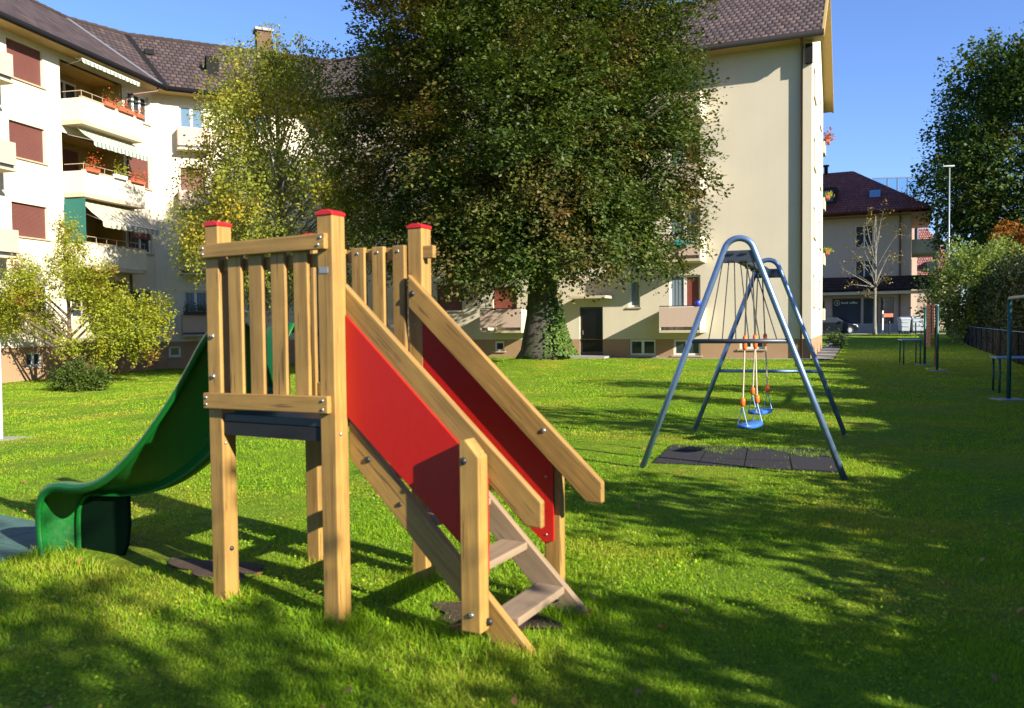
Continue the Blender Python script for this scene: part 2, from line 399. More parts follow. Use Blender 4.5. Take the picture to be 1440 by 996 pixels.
UA, VA = 118.0, 28.0
U, V = ax(UA), ax(VA)
DIAG = Vector((U.x, U.y, -0.93))
MAT = dict(
    wood_z=m_wood('pine_upright', (0, 0, 1)), wood_u=m_wood('pine_lengthwise', U), wood_v=m_wood('pine_crosswise', V),
    wood_d=m_wood('pine_sloping', DIAG), wood_step=m_wood('weathered_pine', V, (0.29, 0.19, 0.10), (0.16, 0.10, 0.045), 0.75, 0.25),
    wood_ds=m_wood('weathered_pine_sloping', DIAG, (0.29, 0.18, 0.08), (0.17, 0.10, 0.04), 0.75, 0.25),
    red=m_plastic('red_laminate', (0.42, 0.005, 0.002), 0.42, 0.04), redcap=m_plastic('red_cap', (0.50, 0.010, 0.010), 0.35),
    green=m_plastic('green_plastic', (0.003, 0.105, 0.014), 0.33, 0.12, (0.05, 0.24, 0.08)),
    dgreen=m_plain('dark_green_plastic', (0.001, 0.012, 0.004), 0.8, spec=0.1),
    dark=m_plain('dark_deck', (0.02, 0.03, 0.05), 0.4), bearer=m_plain('black_bearer', (0.008, 0.008, 0.009), 0.7), black=m_plain('black_rubber', (0.012, 0.012, 0.013), 0.6),
    bolt=m_plain('zinc_bolt', (0.45, 0.46, 0.48), 0.35, 0.9), bolt_dark=m_plain('black_bolt', (0.02, 0.02, 0.022), 0.4),
    galv=m_plain('galvanised_steel', (0.17, 0.26, 0.42), 0.42, 0.7, 0.2, 14), steel_dark=m_plain('dark_steel_plate', (0.06, 0.07, 0.085), 0.45, 0.5),
    rope_dark=m_plain('dark_rope', (0.05, 0.045, 0.04), 0.8), rope=m_plain('pale_rope', (0.5, 0.42, 0.28), 0.85),
    orange=m_plastic('orange_sleeve', (0.85, 0.13, 0.01), 0.4), blue=m_plastic('blue_seat', (0.03, 0.12, 0.40), 0.45),
    mat_rubber=m_plain('rubber_tile', (0.009, 0.007, 0.009), 0.9, 0, 0.4, 5, 0.4), mat_green=m_plain('green_rubber_tile', (0.045, 0.11, 0.085), 0.9, 0, 0.25, 5, 0.4),
    cream=m_stucco('cream_stucco', (0.53, 0.47, 0.355), 0.12), cream_sunlit=m_stucco('sunlit_cream_stucco', (0.60, 0.535, 0.41), 0.06),  # sunlight put into the colour: second stucco is a paler copy for sun-facing walls
    plinth=m_stucco('tan_plinth', (0.33, 0.21, 0.12), 0.18), soffit=m_plain('yellow_soffit', (0.36, 0.25, 0.085), 0.7),
    pink=m_stucco('pink_beige_parapet', (0.46, 0.34, 0.27), 0.06), slab=m_stucco('balcony_slab', (0.47, 0.40, 0.28)),
    white=m_plain('white_paint', (0.62, 0.61, 0.58), 0.45, 0, 0.05), sill=m_plain('stone_sill', (0.40, 0.31, 0.20), 0.7),
    shutter=m_slats('red_brown_shutter', (0.125, 0.042, 0.032)), shutter_red=m_slats('brick_red_shutter', (0.20, 0.05, 0.032)),
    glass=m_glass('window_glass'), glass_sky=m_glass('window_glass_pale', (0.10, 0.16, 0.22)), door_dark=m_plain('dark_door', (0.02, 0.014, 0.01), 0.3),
    curtain=m_slats('grey_blue_curtain', (0.13, 0.17, 0.20), 0.12, 'X', 0.3, 0.9),
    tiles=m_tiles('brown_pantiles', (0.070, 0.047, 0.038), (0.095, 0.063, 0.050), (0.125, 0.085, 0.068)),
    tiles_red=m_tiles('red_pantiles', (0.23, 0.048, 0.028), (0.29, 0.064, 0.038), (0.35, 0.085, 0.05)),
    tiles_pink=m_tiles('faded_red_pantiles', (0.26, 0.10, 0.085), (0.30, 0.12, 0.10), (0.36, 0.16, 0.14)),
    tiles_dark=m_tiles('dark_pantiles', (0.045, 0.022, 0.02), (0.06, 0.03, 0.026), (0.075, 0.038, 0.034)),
    gutter=m_plain('dark_gutter', (0.012, 0.011, 0.011), 0.8, 0.0, spec=0.15), pipe=m_plain('brown_pipe', (0.11, 0.06, 0.04), 0.5, 0.3),
    brick=m_stucco('chimney_brick', (0.13, 0.075, 0.05), 0.3, 3), concrete=m_stucco('concrete', (0.30, 0.285, 0.26), 0.2, 2),
    terracotta=m_plain('terracotta', (0.45, 0.11, 0.05), 0.7), purlin=m_plain('brown_timber', (0.28, 0.10, 0.035), 0.6),
    asphalt=m_plain('asphalt', (0.055, 0.055, 0.058), 0.9, 0, 0.2, 8, 0.3), paving=m_plain('paving', (0.17, 0.165, 0.155), 0.9, 0, 0.2, 3, 0.3),
    kerb=m_plain('kerb_stone', (0.38, 0.36, 0.33), 0.85, 0, 0.2, 3, 0.3), soil=m_plain('bare_soil', (0.055, 0.030, 0.015), 0.95, 0, 0.5, 7, 0.8),
    grey_wall=m_stucco('grey_beige_wall', (0.46, 0.34, 0.27)), shop_frame=m_plain('shop_frame', (0.30, 0.22, 0.15), 0.6),
    teal=m_plain('green_steel', (0.02, 0.09, 0.075), 0.5, 0.3, 0.3, 10), table_top=m_plain('blue_green_laminate', (0.10, 0.20, 0.30), 0.4),
    carpaint=m_plain('dark_car_paint', (0.012, 0.014, 0.02), 0.18, 0.3), bin=m_plain('grey_container', (0.36, 0.39, 0.42), 0.5, 0.3),
    door_glass=m_plain('dark_door_glass', (0.004, 0.003, 0.003), 0.15, spec=0.25), pav=m_plain('blue_grey_frame', (0.10, 0.17, 0.28), 0.5),
    zinc=m_plain('dull_zinc', (0.13, 0.13, 0.14), 0.7),
    skyglass=m_glass('blue_roof_glass', (0.09, 0.22, 0.5), 0.05), lamp=m_plain('lamp_post_metal', (0.26, 0.28, 0.29), 0.5, 0.2),
    turquoise=m_plastic('turquoise_plastic', (0.02, 0.42, 0.45), 0.4), bluepot=m_plastic('blue_plastic', (0.02, 0.06, 0.65), 0.35),
    netting=m_mesh_fence(), lawn=m_lawn(), grass=m_grass(),
    awn=m_stripes('striped_awning', (0.68, 0.66, 0.55), (0.20, 0.28, 0.20), 0.22), awn2=m_stripes('beige_striped_awning', (0.66, 0.60, 0.45), (0.42, 0.40, 0.28), 0.30),
    awn_green=m_plain('green_cloth', (0.012, 0.11, 0.085), 0.8), rug_red=m_plain('red_brown_cloth', (0.22, 0.035, 0.02), 0.9),
    bark_beech=m_bark('beech_bark', (0.035, 0.030, 0.024), (0.095, 0.085, 0.065), (0.035, 0.055, 0.016)), bark=m_bark('brown_bark', (0.06, 0.042, 0.028), (0.15, 0.11, 0.075)),
    bark_birch=m_bark('birch_bark', (0.08, 0.075, 0.065), (0.34, 0.32, 0.28)), bark_pale=m_bark('pale_bark', (0.13, 0.12, 0.095), (0.24, 0.22, 0.18)),
    lf_beech=m_leaf('beech_leaves', [(0.1, (0.016, 0.036, 0.007)), (0.42, (0.044, 0.078, 0.011)), (0.70, (0.100, 0.132, 0.018)), (1, (0.215, 0.215, 0.036))],
                    (0.50, 0.68, [(0, (0.050, 0.027, 0.012)), (0.5, (0.125, 0.070, 0.022)), (1, (0.190, 0.130, 0.03))]), 0.38, 0.30, clump=0.8),
    lf_birch=m_leaf('birch_leaves', [(0.1, (0.087, 0.123, 0.020)), (0.5, (0.217, 0.254, 0.035)), (1, (0.478, 0.450, 0.072))],
                    (0.50, 0.68, [(0.1, (0.217, 0.181, 0.026)), (0.5, (0.478, 0.377, 0.043)), (1, (0.696, 0.522, 0.072))]), 0.40, 0.5),
    lf_small=m_leaf('yellow_green_leaves', [(0, (0.138, 0.193, 0.014)), (0.5, (0.294, 0.331, 0.028)), (1, (0.460, 0.405, 0.037))],
                    (0.55, 0.70, [(0, (0.202, 0.110, 0.028)), (0.5, (0.276, 0.147, 0.037)), (1, (0.331, 0.092, 0.037))]), 0.7, 0.45),
    lf_bush=m_leaf('dark_bush_leaves', [(0, (0.028, 0.056, 0.008)), (0.6, (0.064, 0.104, 0.012)), (1, (0.144, 0.160, 0.024))], None, 1, 0.3),
    lf_tree=m_leaf('lime_tree_leaves', [(0, (0.024, 0.056, 0.011)), (0.5, (0.056, 0.100, 0.016)), (1, (0.128, 0.144, 0.024))],
                   (0.60, 0.75, [(0, (0.128, 0.080, 0.016)), (1, (0.208, 0.120, 0.016))]), 0.25, 0.35),
    lf_hedge=m_leaf('hedge_leaves', [(0, (0.014, 0.028, 0.006)), (0.6, (0.032, 0.052, 0.010)), (1, (0.072, 0.072, 0.013))], None, 1, 0.25),
    lf_light=m_leaf('light_shrub_leaves', [(0, (0.086, 0.147, 0.026)), (0.5, (0.173, 0.239, 0.052)), (1, (0.294, 0.331, 0.091))], None, 1, 0.4),
    lf_brown=m_leaf('withered_leaves', [(0, (0.10, 0.06, 0.02)), (0.5, (0.20, 0.14, 0.03)), (1, (0.30, 0.24, 0.05))], None, 1, 0.35),
    lf_orange=m_leaf('orange_leaves', [(0, (0.160, 0.056, 0.008)), (0.5, (0.256, 0.096, 0.016)), (1, (0.288, 0.160, 0.024))], None, 1, 0.4),
    lf_flower=m_leaf('flower_mix', [(0, (0.05, 0.12, 0.02)), (0.45, (0.08, 0.14, 0.02)), (0.5, (0.60, 0.03, 0.02)), (0.8, (0.70, 0.10, 0.03)), (1, (0.7, 0.35, 0.05))], None, 1, 0.3, clump=14),
    lf_ivy=m_leaf('ivy_leaves', [(0, (0.04, 0.09, 0.012)), (0.6, (0.09, 0.16, 0.02)), (1, (0.18, 0.24, 0.04))], None, 1, 0.3),
    lf_fallen=m_leaf('fallen_leaves', [(0, (0.20, 0.08, 0.025)), (0.5, (0.32, 0.17, 0.05)), (1, (0.45, 0.30, 0.10))], None, 1, 0.2),
)

# ------------------------------------------------------------------ foliage
def leaves(name, P, N, size, mat, parent=None, origin=None, aspect=0.6, jitter=0.35):
    """one small folded quad per leaf; P (n,3) positions, N (n,3) preferred normals"""
    n = len(P)
    d = RNG.normal(size=(n, 3)); N = N + d*jitter*1.6
    N /= np.linalg.norm(N, axis=1, keepdims=True)+1e-9
    a = RNG.normal(size=(n, 3)); a -= N*np.sum(a*N, axis=1, keepdims=True); a /= np.linalg.norm(a, axis=1, keepdims=True)+1e-9
    b = np.cross(N, a)
    s = size*(0.65+0.7*RNG.random((n, 1)))
    L = a*s*0.5; W = b*s*0.5*aspect; k = N*s*0.10
    vs = np.empty((n, 4, 3)); vs[:, 0] = P-L; vs[:, 1] = P+W+k; vs[:, 2] = P+L; vs[:, 3] = P-W+k
    q = np.arange(n*4).reshape(n, 4)
    return mesh_np(name, vs.reshape(-1, 3), q, mat, parent, origin)

def sprays(lobes, n_spray, per, length, flat=0.25, droop=0.0, shell=(0.55, 1.08), cull=0.55, out_w=0.8):
    """leafy sprays standing out of a set of lobes (x,y,z,r): returns leaf positions and normals"""
    lb = np.array(lobes, float)
    w = lb[:, 3]**2; w /= w.sum()
    idx = RNG.choice(len(lb), n_spray, p=w)
    d = RNG.normal(size=(n_spray, 3)); d /= np.linalg.norm(d, axis=1, keepdims=True)
    rad = lb[idx, 3:4]*(shell[0]+(shell[1]-shell[0])*RNG.random((n_spray, 1))**0.6)
    C = lb[idx, :3]+d*rad
    if cull > 0:
        keep = np.ones(n_spray, bool)
        for k in range(len(lb)):
            ins = (np.linalg.norm(C-lb[k, :3], axis=1) < lb[k, 3]*cull) & (idx != k)
            keep &= ~(ins & (RNG.random(n_spray) < 0.7))
        C = C[keep]; d = d[keep]; idx = idx[keep]
    m = len(C)
    cen = lb[:, :3].mean(axis=0)
    od = C-cen; od /= np.linalg.norm(od, axis=1, keepdims=True)+1e-9
    dirv = od*out_w+d*0.6; dirv[:, 2] -= droop
    dirv /= np.linalg.norm(dirv, axis=1, keepdims=True)+1e-9
    side = np.cross(dirv, np.array([0, 0, 1.0])+RNG.normal(size=(m, 3))*0.25); side /= np.linalg.norm(side, axis=1, keepdims=True)+1e-9
    nor = np.cross(side, dirv)
    t = RNG.random((m, per, 1))-0.35
    wdt = (RNG.random((m, per, 1))-0.5)*(1.1-0.7*np.abs(t))
    th = RNG.normal(size=(m, per, 1))*flat*0.35
    L = (length*(0.6+0.8*RNG.random((m, 1, 1))))
    P = C[:, None, :]+dirv[:, None, :]*t*L+side[:, None, :]*wdt*L*0.75+nor[:, None, :]*th*L
    P[:, :, 2] -= (droop*0.5*(np.clip(t[:, :, 0]+0.35, 0, 1)**2)*L[:, :, 0])
    Nn = np.repeat(nor[:, None, :], per, axis=1)
    Nn = Nn + np.array([0, 0, 0.35])
    return P.reshape(-1, 3), Nn.reshape(-1, 3)

def limb(mb, a, b, r0, r1, sag=0.15, n=6, k=6):
    a, b = Vector(a), Vector(b)
    mid = (a+b)/2 + Vector((random.uniform(-1, 1), random.uniform(-1, 1), random.uniform(0.2, 1)))*sag*(b-a).length*0.5
    path = []; rr = []
    for i in range(k+1):
        t = i/k
        p = a*(1-t)**2+mid*2*t*(1-t)+b*t*t
        path.append(p); rr.append(r0*(1-t)+r1*t)
    mb.tube(path, rr, n, True)

def tree_trunk(name, base, height, r0, mat, parent, lobes, start=0.3, flare=1.6, lean=(0, 0), lr=0.3, n=10, extra=None, max_limbs=60):
    mb = MB(); x, y, z = base
    path = []; rr = []
    K = 9
    for i in range(K+1):
        t = i/K
        path.append((x+lean[0]*t+0.04*height*0.1*math.sin(t*5+x), y+lean[1]*t+0.04*height*0.1*math.cos(t*4+y), z-0.1+t*height))
        f = 1+(flare-1)*math.exp(-t*height/(r0*1.6))
        rr.append(r0*f*(1-0.82*t))
    # extra ring near ground for the flare
    path.insert(1, (path[0][0], path[0][1], z+0.12*r0+0.1)); rr.insert(1, r0*(1+(flare-1)*0.55))
    mb.tube(path, rr, n)
    for lb in sorted(lobes, key=lambda q: -q[3])[:max_limbs]:
        h = max(start*height, min(height*0.9, (lb[2]-z)*0.72 - 0.25*math.hypot(lb[0]-x, lb[1]-y)))
        t = h/height
        s = (x+lean[0]*t, y+lean[1]*t, z-0.1+h)
        rb = r0*(1-0.82*t)*lr+0.012
        limb(mb, s, lb[:3], rb, max(0.008, rb*0.18))
        if extra:
            for _ in range(extra):
                d = Vector((random.gauss(0, 1), random.gauss(0, 1), random.gauss(0, 0.8))).normalized()*lb[3]*0.95
                limb(mb, lb[:3], Vector(lb[:3])+d, max(0.008, rb*0.25), 0.006, k=3, n=5)
    return mb.build('trunk', mat, parent, smooth=True, recalc=False)

def ell_lobes(c, rx, ry, rz, n, rmin, rmax, zmin=-1.0, scale=0.75, jit=0.12):
    """lobes spread over an ellipsoid (golden spiral) with uneven size"""
    out = []
    for i in range(n):
        zz = 1-2*(i+0.5)/n
        if zz < zmin: continue
        ph = i*2.399963+random.uniform(-0.25, 0.25)
        q = math.sqrt(max(0, 1-zz*zz)); s = scale*(1+random.uniform(-jit, jit))
        out.append((c[0]+rx*s*q*math.cos(ph), c[1]+ry*s*q*math.sin(ph), c[2]+rz*s*zz, random.uniform(rmin, rmax)))
    return out

# ------------------------------------------------------------------ camera, light, world
cam = bpy.data.cameras.new('camera'); co = bpy.data.objects.new('camera', cam); COL.objects.link(co)
co.matrix_world = Matrix.Translation((0, 0, 1.45)) @ Matrix.Rotation(R(90-2.14), 4, 'X') @ Matrix.Rotation(R(-0.6), 4, 'Z')
cam.sensor_width = 36.0; cam.lens = 36*1150/1440.0; cam.clip_end = 3000; cam.clip_start = 0.05
cam.dof.use_dof = True; cam.dof.focus_distance = 17.0; cam.dof.aperture_fstop = 3.2
scene.camera = co
SUN_AZ, SUN_EL = 133.0, 24.5
w = bpy.data.worlds.new('World'); scene.world = w; w.use_nodes = True
wt = w.node_tree; wt.nodes.clear()
sky = wt.nodes.new('ShaderNodeTexSky'); sky.sky_type = 'NISHITA'; sky.sun_disc = False
sky.sun_elevation = R(SUN_EL); sky.sun_rotation = R(SUN_AZ); sky.altitude = 400; sky.air_density = 1.1; sky.dust_density = 0.3; sky.ozone_density = 3.0
bg = wt.nodes.new('ShaderNodeBackground'); bg.inputs['Strength'].default_value = 0.072
wo = wt.nodes.new('ShaderNodeOutputWorld')
tint = wt.nodes.new('ShaderNodeMix'); tint.data_type = 'RGBA'; tint.blend_type = 'MULTIPLY'; tint.inputs[0].default_value = 1.0
tint.inputs[7].default_value = (0.80, 0.93, 1.32, 1)
wt.links.new(sky.outputs[0], tint.inputs[6]); wt.links.new(tint.outputs[2], bg.inputs['Color']); wt.links.new(bg.outputs[0], wo.inputs['Surface'])
sl = bpy.data.lights.new('sun', 'SUN'); sl.energy = 5.0; sl.angle = R(0.5); sl.color = (1.0, 0.93, 0.80)
so = bpy.data.objects.new('sun', sl); COL.objects.link(so)
ld = Vector((-math.sin(R(SUN_AZ))*math.cos(R(SUN_EL)), -math.cos(R(SUN_AZ))*math.cos(R(SUN_EL)), -math.sin(R(SUN_EL))))
so.rotation_euler = ld.to_track_quat('-Z', 'Y').to_euler(); so.location = (20, -20, 30)
vs = scene.view_settings
vs.view_transform = 'Standard'; vs.look = 'None'; vs.gamma = 1.0; vs.use_curve_mapping = False; vs.exposure = 1.35
scene.cycles.max_bounces = 6; scene.cycles.transparent_max_bounces = 8
scene.cycles.use_denoising = True

# ------------------------------------------------------------------ ground
def axis(lo, hi, step, far):
    a = list(np.arange(lo, hi+1e-6, step))
    d = step; p = hi; up = []
    while p < far: d *= 1.5; p += d; up.append(p)
    d = step; p = lo; dn = []
    while p > -far: d *= 1.5; p -= d; dn.append(p)
    return np.array(dn[::-1]+a+up)
xs = axis(-22, 40, 0.4, 900); ys = axis(-6, 70, 0.4, 900)
GX, GY = np.meshgrid(xs, ys)
GZ = gz(GX, GY) + 0.012*np.sin(GX*2.1+1.3*np.sin(GY*1.7))*np.cos(GY*1.9+0.7)*(np.abs(GX) < 60)
nx, ny = len(xs), len(ys)
I = np.arange(nx*ny).reshape(ny, nx)
q = np.stack([I[:-1, :-1], I[:-1, 1:], I[1:, 1:], I[1:, :-1]], axis=-1).reshape(-1, 4)
lawn = mesh_np('lawn', np.stack([GX, GY, GZ], -1).reshape(-1, 3), q, MAT['lawn'])
for p in lawn.data.polygons: p.use_smooth = True
tag(lawn, kind='structure')

def sheet(name, poly, z, mat, thick=0.0):
    mb = MB(); n = len(poly)
    if thick: mb.prism_xy(poly, z-thick, z)
    else: mb.add([(x, y, z) for x, y in poly], [tuple(range(n))])
    return tag(mb.build(name, mat), kind='structure')

# building frames
CA = (11.206, 30.658, 0.0)                       # near corner of the right block
FA = frame(CA, 293, 203)                         # t runs left along the facade, n out towards the lawn
FB = frame(CA, 23, 113)                          # gable: t runs away
P1 = (-17.22, 28.96, 0.0); F1 = frame(P1, 12.3, 102.3)
def w2(F, t, n): p = F @ Vector((t, n, 0)); return (p.x, p.y)
Q1 = w2(F1, 7.36, 0)
F2 = frame((*Q1, 0), 38, 128); Q2 = w2(F2, 0.45, 0)
F3 = frame((*Q2, 0), 64, 154)
# meeting point of third stretch with the right block
def meet(Fa, Fb):
    a0 = Vector(w2(Fa, 0, 0)); da = Vector(w2(Fa, 1, 0))-a0; b0 = Vector(w2(Fb, 0, 0)); db = Vector(w2(Fb, 1, 0))-b0
    det = da.x*(-db.y)+db.x*da.y
    r = b0-a0
    return (r.x*(-db.y)+db.x*r.y)/det, (da.x*r.y-da.y*r.x)/det
L3, LA = meet(F3, FA)

# paths and street (far end of the lawn)
T, Nn = ax(23), ax(113)
def pg(s, o, base=CA): return (base[0]+T.x*s+Nn.x*o, base[1]+T.y*s+Nn.y*o)
sheet('footpath', [pg(-0.6, 0.0), pg(-0.6, 0.75), pg(31, 0.75), pg(31, 0.0)], 0.0, MAT['paving'])
o = bpy.data.objects['footpath']
me = o.data
# drape the footpath onto the ground
mb = MB()
for i in range(33):
    s = -0.6+i
    for off in (0.02, 0.8):
        x, y = pg(s, off); mb.v.append((x, y, gzf(x, y)+0.03))
mb.f = [(2*i, 2*i+1, 2*i+3, 2*i+2) for i in range(32)]
bpy.data.objects.remove(o); bpy.data.meshes.remove(me)
tag(mb.build('footpath', MAT['paving']), kind='structure')
sheet('pavement', [(8, 69.5), (70, 63.5), (70, 66.5), (8, 72.5)], 0.30, MAT['paving'], 0.3)
sheet('street', [(-20, 75.3), (8, 72.5), (70, 66.5), (120, 62), (120, 75), (70, 80), (8, 86), (-20, 88)], 0.275, MAT['asphalt'])
sheet('doorstep', [w2(FA, 9.3, 0.02), w2(FA, 7.7, 0.02), w2(FA, 7.7, 1.1), w2(FA, 9.3, 1.1)], 0.09, MAT['concrete'], 0.12)
sheet('gravel_strip', [w2(FA, 7.6, 0.02), w2(FA, 0.0, 0.02), w2(FA, 0.0, 0.32), w2(FA, 7.6, 0.32)], 0.02, MAT['concrete'], 0.05)

# ------------------------------------------------------------------ play tower
B0 = (-0.848, 3.899, 0.0)
FP = frame(B0, UA, VA)                           # u, v, z
TW = thing('play_tower', 'wooden play tower with red capped posts, red ladder panels and a green slide', 'play tower', (B0[0], B0[1], 0))
def P(): return MB(FP)
def post(u0, v0, h, z0=-0.03, s=0.095):
    p = P().box(u0, u0+s, v0, v0+s, z0, h).build('post', MAT['wood_z'], TW, bevel=0.006)
    c = P()
    e = 0.004
    c.prism([(u0-e, h), (u0+s+e, h), (u0+s+e, h+0.016), (u0+s*0.75, h+0.027), (u0+s*0.25, h+0.027), (u0-e, h+0.016)], v0-e, v0+s+e)
    c.build('post_cap', MAT['redcap'], p, bevel=0.004)
    return p
pB = post(-0.095, 0.0, 1.975); pA = post(-0.855, 0.0, 1.972); pC = post(-0.078, 0.725, 1.982); pD = post(-0.855, 0.725, 1.975)
def bolt(u, v, z, axis_, parent, mat='bolt', r=0.011):
    m = P()
    if axis_ == 'v': m.sphere((u, v, z), r, r*0.75, r, 8, 6)
    else: m.sphere((u, v, z), r*0.75, r, r, 8, 6)
    m.build('bolt', MAT[mat], parent, smooth=True)
# railing towards the left front
rt = P().prism([(-0.858, 1.805), (-0.022, 1.812), (-0.022, 1.888), (-0.858, 1.875)], -0.032, -0.001).build('top_rail', MAT['wood_u'], TW, bevel=0.005)
rb = P().prism([(-0.860, 1.022), (-0.020, 1.028), (-0.020, 1.112), (-0.860, 1.104)], -0.032, -0.001).build('bottom_rail', MAT['wood_u'], TW, bevel=0.005)
for u, z, par in ((-0.835, 1.855, rt), (-0.835, 1.825, rt), (-0.045, 1.868, rt), (-0.06, 1.833, rt), (-0.835, 1.08, rb), (-0.835, 1.045, rb), (-0.05, 1.048, rb), (-0.05, 1.09, rb)):
    bolt(u, -0.033, z, 'v', par, 'bolt', 0.008)
for u0, u1 in ((-0.695, -0.602), (-0.550, -0.457), (-0.400, -0.306), (-0.251, -0.160)):
    P().box(u0, u1, 0.001, 0.028, 1.03, 1.868).build('slat', MAT['wood_z'], TW, bevel=0.005)
P().box(-0.758, -0.097, 0.031, 0.06, 1.735, 1.80).build('inner_rail', MAT['wood_u'], TW, bevel=0.004)
# railing at the back
rk = P().box(-0.757, 0.085, 0.735, 0.768, 1.815, 1.885).build('back_rail', MAT['wood_u'], TW, bevel=0.005)
P().box(-0.757, -0.08, 0.735, 0.768, 1.03, 1.11).build('back_rail', MAT['wood_u'], TW, bevel=0.005)
for u0, u1 in ((-0.60, -0.51), (-0.458, -0.365), (-0.312, -0.228), (-0.168, -0.086)):
    s = P().box(u0, u1, 0.703, 0.733, 1.02, 1.892).build('slat', MAT['wood_z'], TW, bevel=0.005)
    bolt((u0+u1)/2, 0.702, 1.86, 'v', s, 'bolt', 0.008)
# deck and its bearers
P().prism_xy([(-0.757, 0.012), (-0.098, 0.012), (-0.098, 0.096), (-0.006, 0.096), (-0.006, 0.724), (-0.098, 0.724), (-0.098, 0.81), (-0.757, 0.81)], 0.955, 0.995).build('deck', MAT['dark'], TW, bevel=0.004)
P().box(-0.757, -0.097, 0.012, 0.05, 0.885, 0.953).build('bearer', MAT['bearer'], TW)
P().box(-0.757, -0.097, 0.77, 0.81, 0.885, 0.953).build('bearer', MAT['bearer'], TW)
P().box(-0.84, -0.80, 0.097, 0.723, 0.885, 0.953).build('bearer', MAT['bearer'], TW)
# handrails, panels, short posts
hn = P().prism([(-0.02, 1.655), (1.043, 0.678), (1.043, 0.562), (0.967, 0.566), (-0.02, 1.478)], 0.097, 0.135).build('handrail', MAT['wood_d'], TW, bevel=0.007)
hf = P().prism([(-0.05, 1.727), (1.089, 0.662), (1.089, 0.56), (1.005, 0.559), (-0.05, 1.545)], 0.682, 0.724).build('handrail', MAT['wood_d'], TW, bevel=0.007)
pn = P().prism([(0.002, 1.50), (0.786, 0.775), (0.786, 0.34), (0.72, 0.385), (0.002, 1.005)], 0.083, 0.095).build('side_panel', MAT['red'], TW, bevel=0.002)
pf = P().prism([(-0.06, 1.56), (0.805, 0.76), (0.805, 0.33), (0.75, 0.315), (-0.06, 1.02)], 0.726, 0.738).build('side_panel', MAT['red'], TW, bevel=0.002)
sn = P().prism([(0.69, 0.09), (0.79, 0.09), (0.79, 0.868), (0.722, 0.945), (0.69, 0.935)], 0.0, 0.081).build('short_post', MAT['wood_z'], TW, bevel=0.006)
sf = P().prism([(0.745, 0.0), (0.838, 0.0), (0.838, 0.73), (0.745, 0.82)], 0.740, 0.80).build('short_post', MAT['wood_z'], TW, bevel=0.006)
bolt(0.715, -0.002, 0.85, 'v', sn, 'bolt_dark', 0.017); bolt(0.745, -0.002, 0.17, 'v', sn, 'bolt', 0.013); bolt(0.80, 0.06, 0.13, 'v', sn, 'bolt_dark', 0.018)
bolt(-0.02, 0.681, 1.62, 'v', hf, 'bolt_dark', 0.017); bolt(0.775, 0.681, 0.905, 'v', hf, 'bolt', 0.013); bolt(0.765, 0.725, 0.66, 'v', pf, 'bolt', 0.006)
bolt(0.765, 0.725, 0.36, 'v', pf, 'bolt', 0.006); bolt(-0.035, 0.725, 1.45, 'v', pf, 'bolt', 0.006)
# ladder
st = P().prism([(0.0, 0.985), (0.985, 0.018), (0.985, -0.02), (0.835, -0.02), (0.0, 0.80)], 0.097, 0.140).build('stringer', MAT['wood_d'], TW, bevel=0.005)
st2 = P().prism([(0.0, 1.02), (1.02, 0.018), (1.02, -0.02), (0.86, -0.02), (0.0, 0.84)], 0.640, 0.681).build('stringer', MAT['wood_ds'], TW, bevel=0.005)
bolt(0.115, 0.096, 0.80, 'v', st, 'bolt_dark', 0.016); bolt(0.86, 0.639, 0.065, 'v', st2, 'bolt_dark', 0.016); bolt(0.30, 0.096, 0.60, 'v', st, 'bolt_dark', 0.012)
P().box(0.085, 0.145, 0.108, 0.132, 0.70, 0.765).build('bracket', MAT['steel_dark'], st)
for u1, z in ((0.905, 0.135), (0.70, 0.335), (0.49, 0.545), (0.28, 0.75)):
    P().box(u1-0.155, u1, 0.141, 0.639, z-0.038, z).build('tread', MAT['wood_step'], TW, bevel=0.006)
# bolts on the posts
for z in (1.40, 1.19): bolt(-0.812, -0.002, z, 'v', pA, 'bolt', 0.013)
for z in (1.40, 1.20): bolt(-0.758, 0.765, z, 'u', pD, 'bolt_dark', 0.014)
bolt(-0.758, 0.045, 0.275, 'u', pA, 'bolt_dark', 0.013); bolt(0.002, 0.035, 0.925, 'u', pB, 'bolt', 0.009); bolt(-0.758, 0.02, 0.84, 'u', pA, 'bolt', 0.009)
P().box(-0.082, -0.028, -0.003, 0.0, 1.70, 1.728).build('badge', MAT['lamp'], pB)
P().box(-0.84, -0.77, 0.02, 0.08, -0.06, 0.012).build('post_shoe', MAT['bolt'], pA)
P().prism([(0.50, 0.02), (0.70, 0.085), (0.70, 0.045), (0.52, -0.01)], 0.15, 0.19).build('ground_anchor', MAT['purlin'], TW)
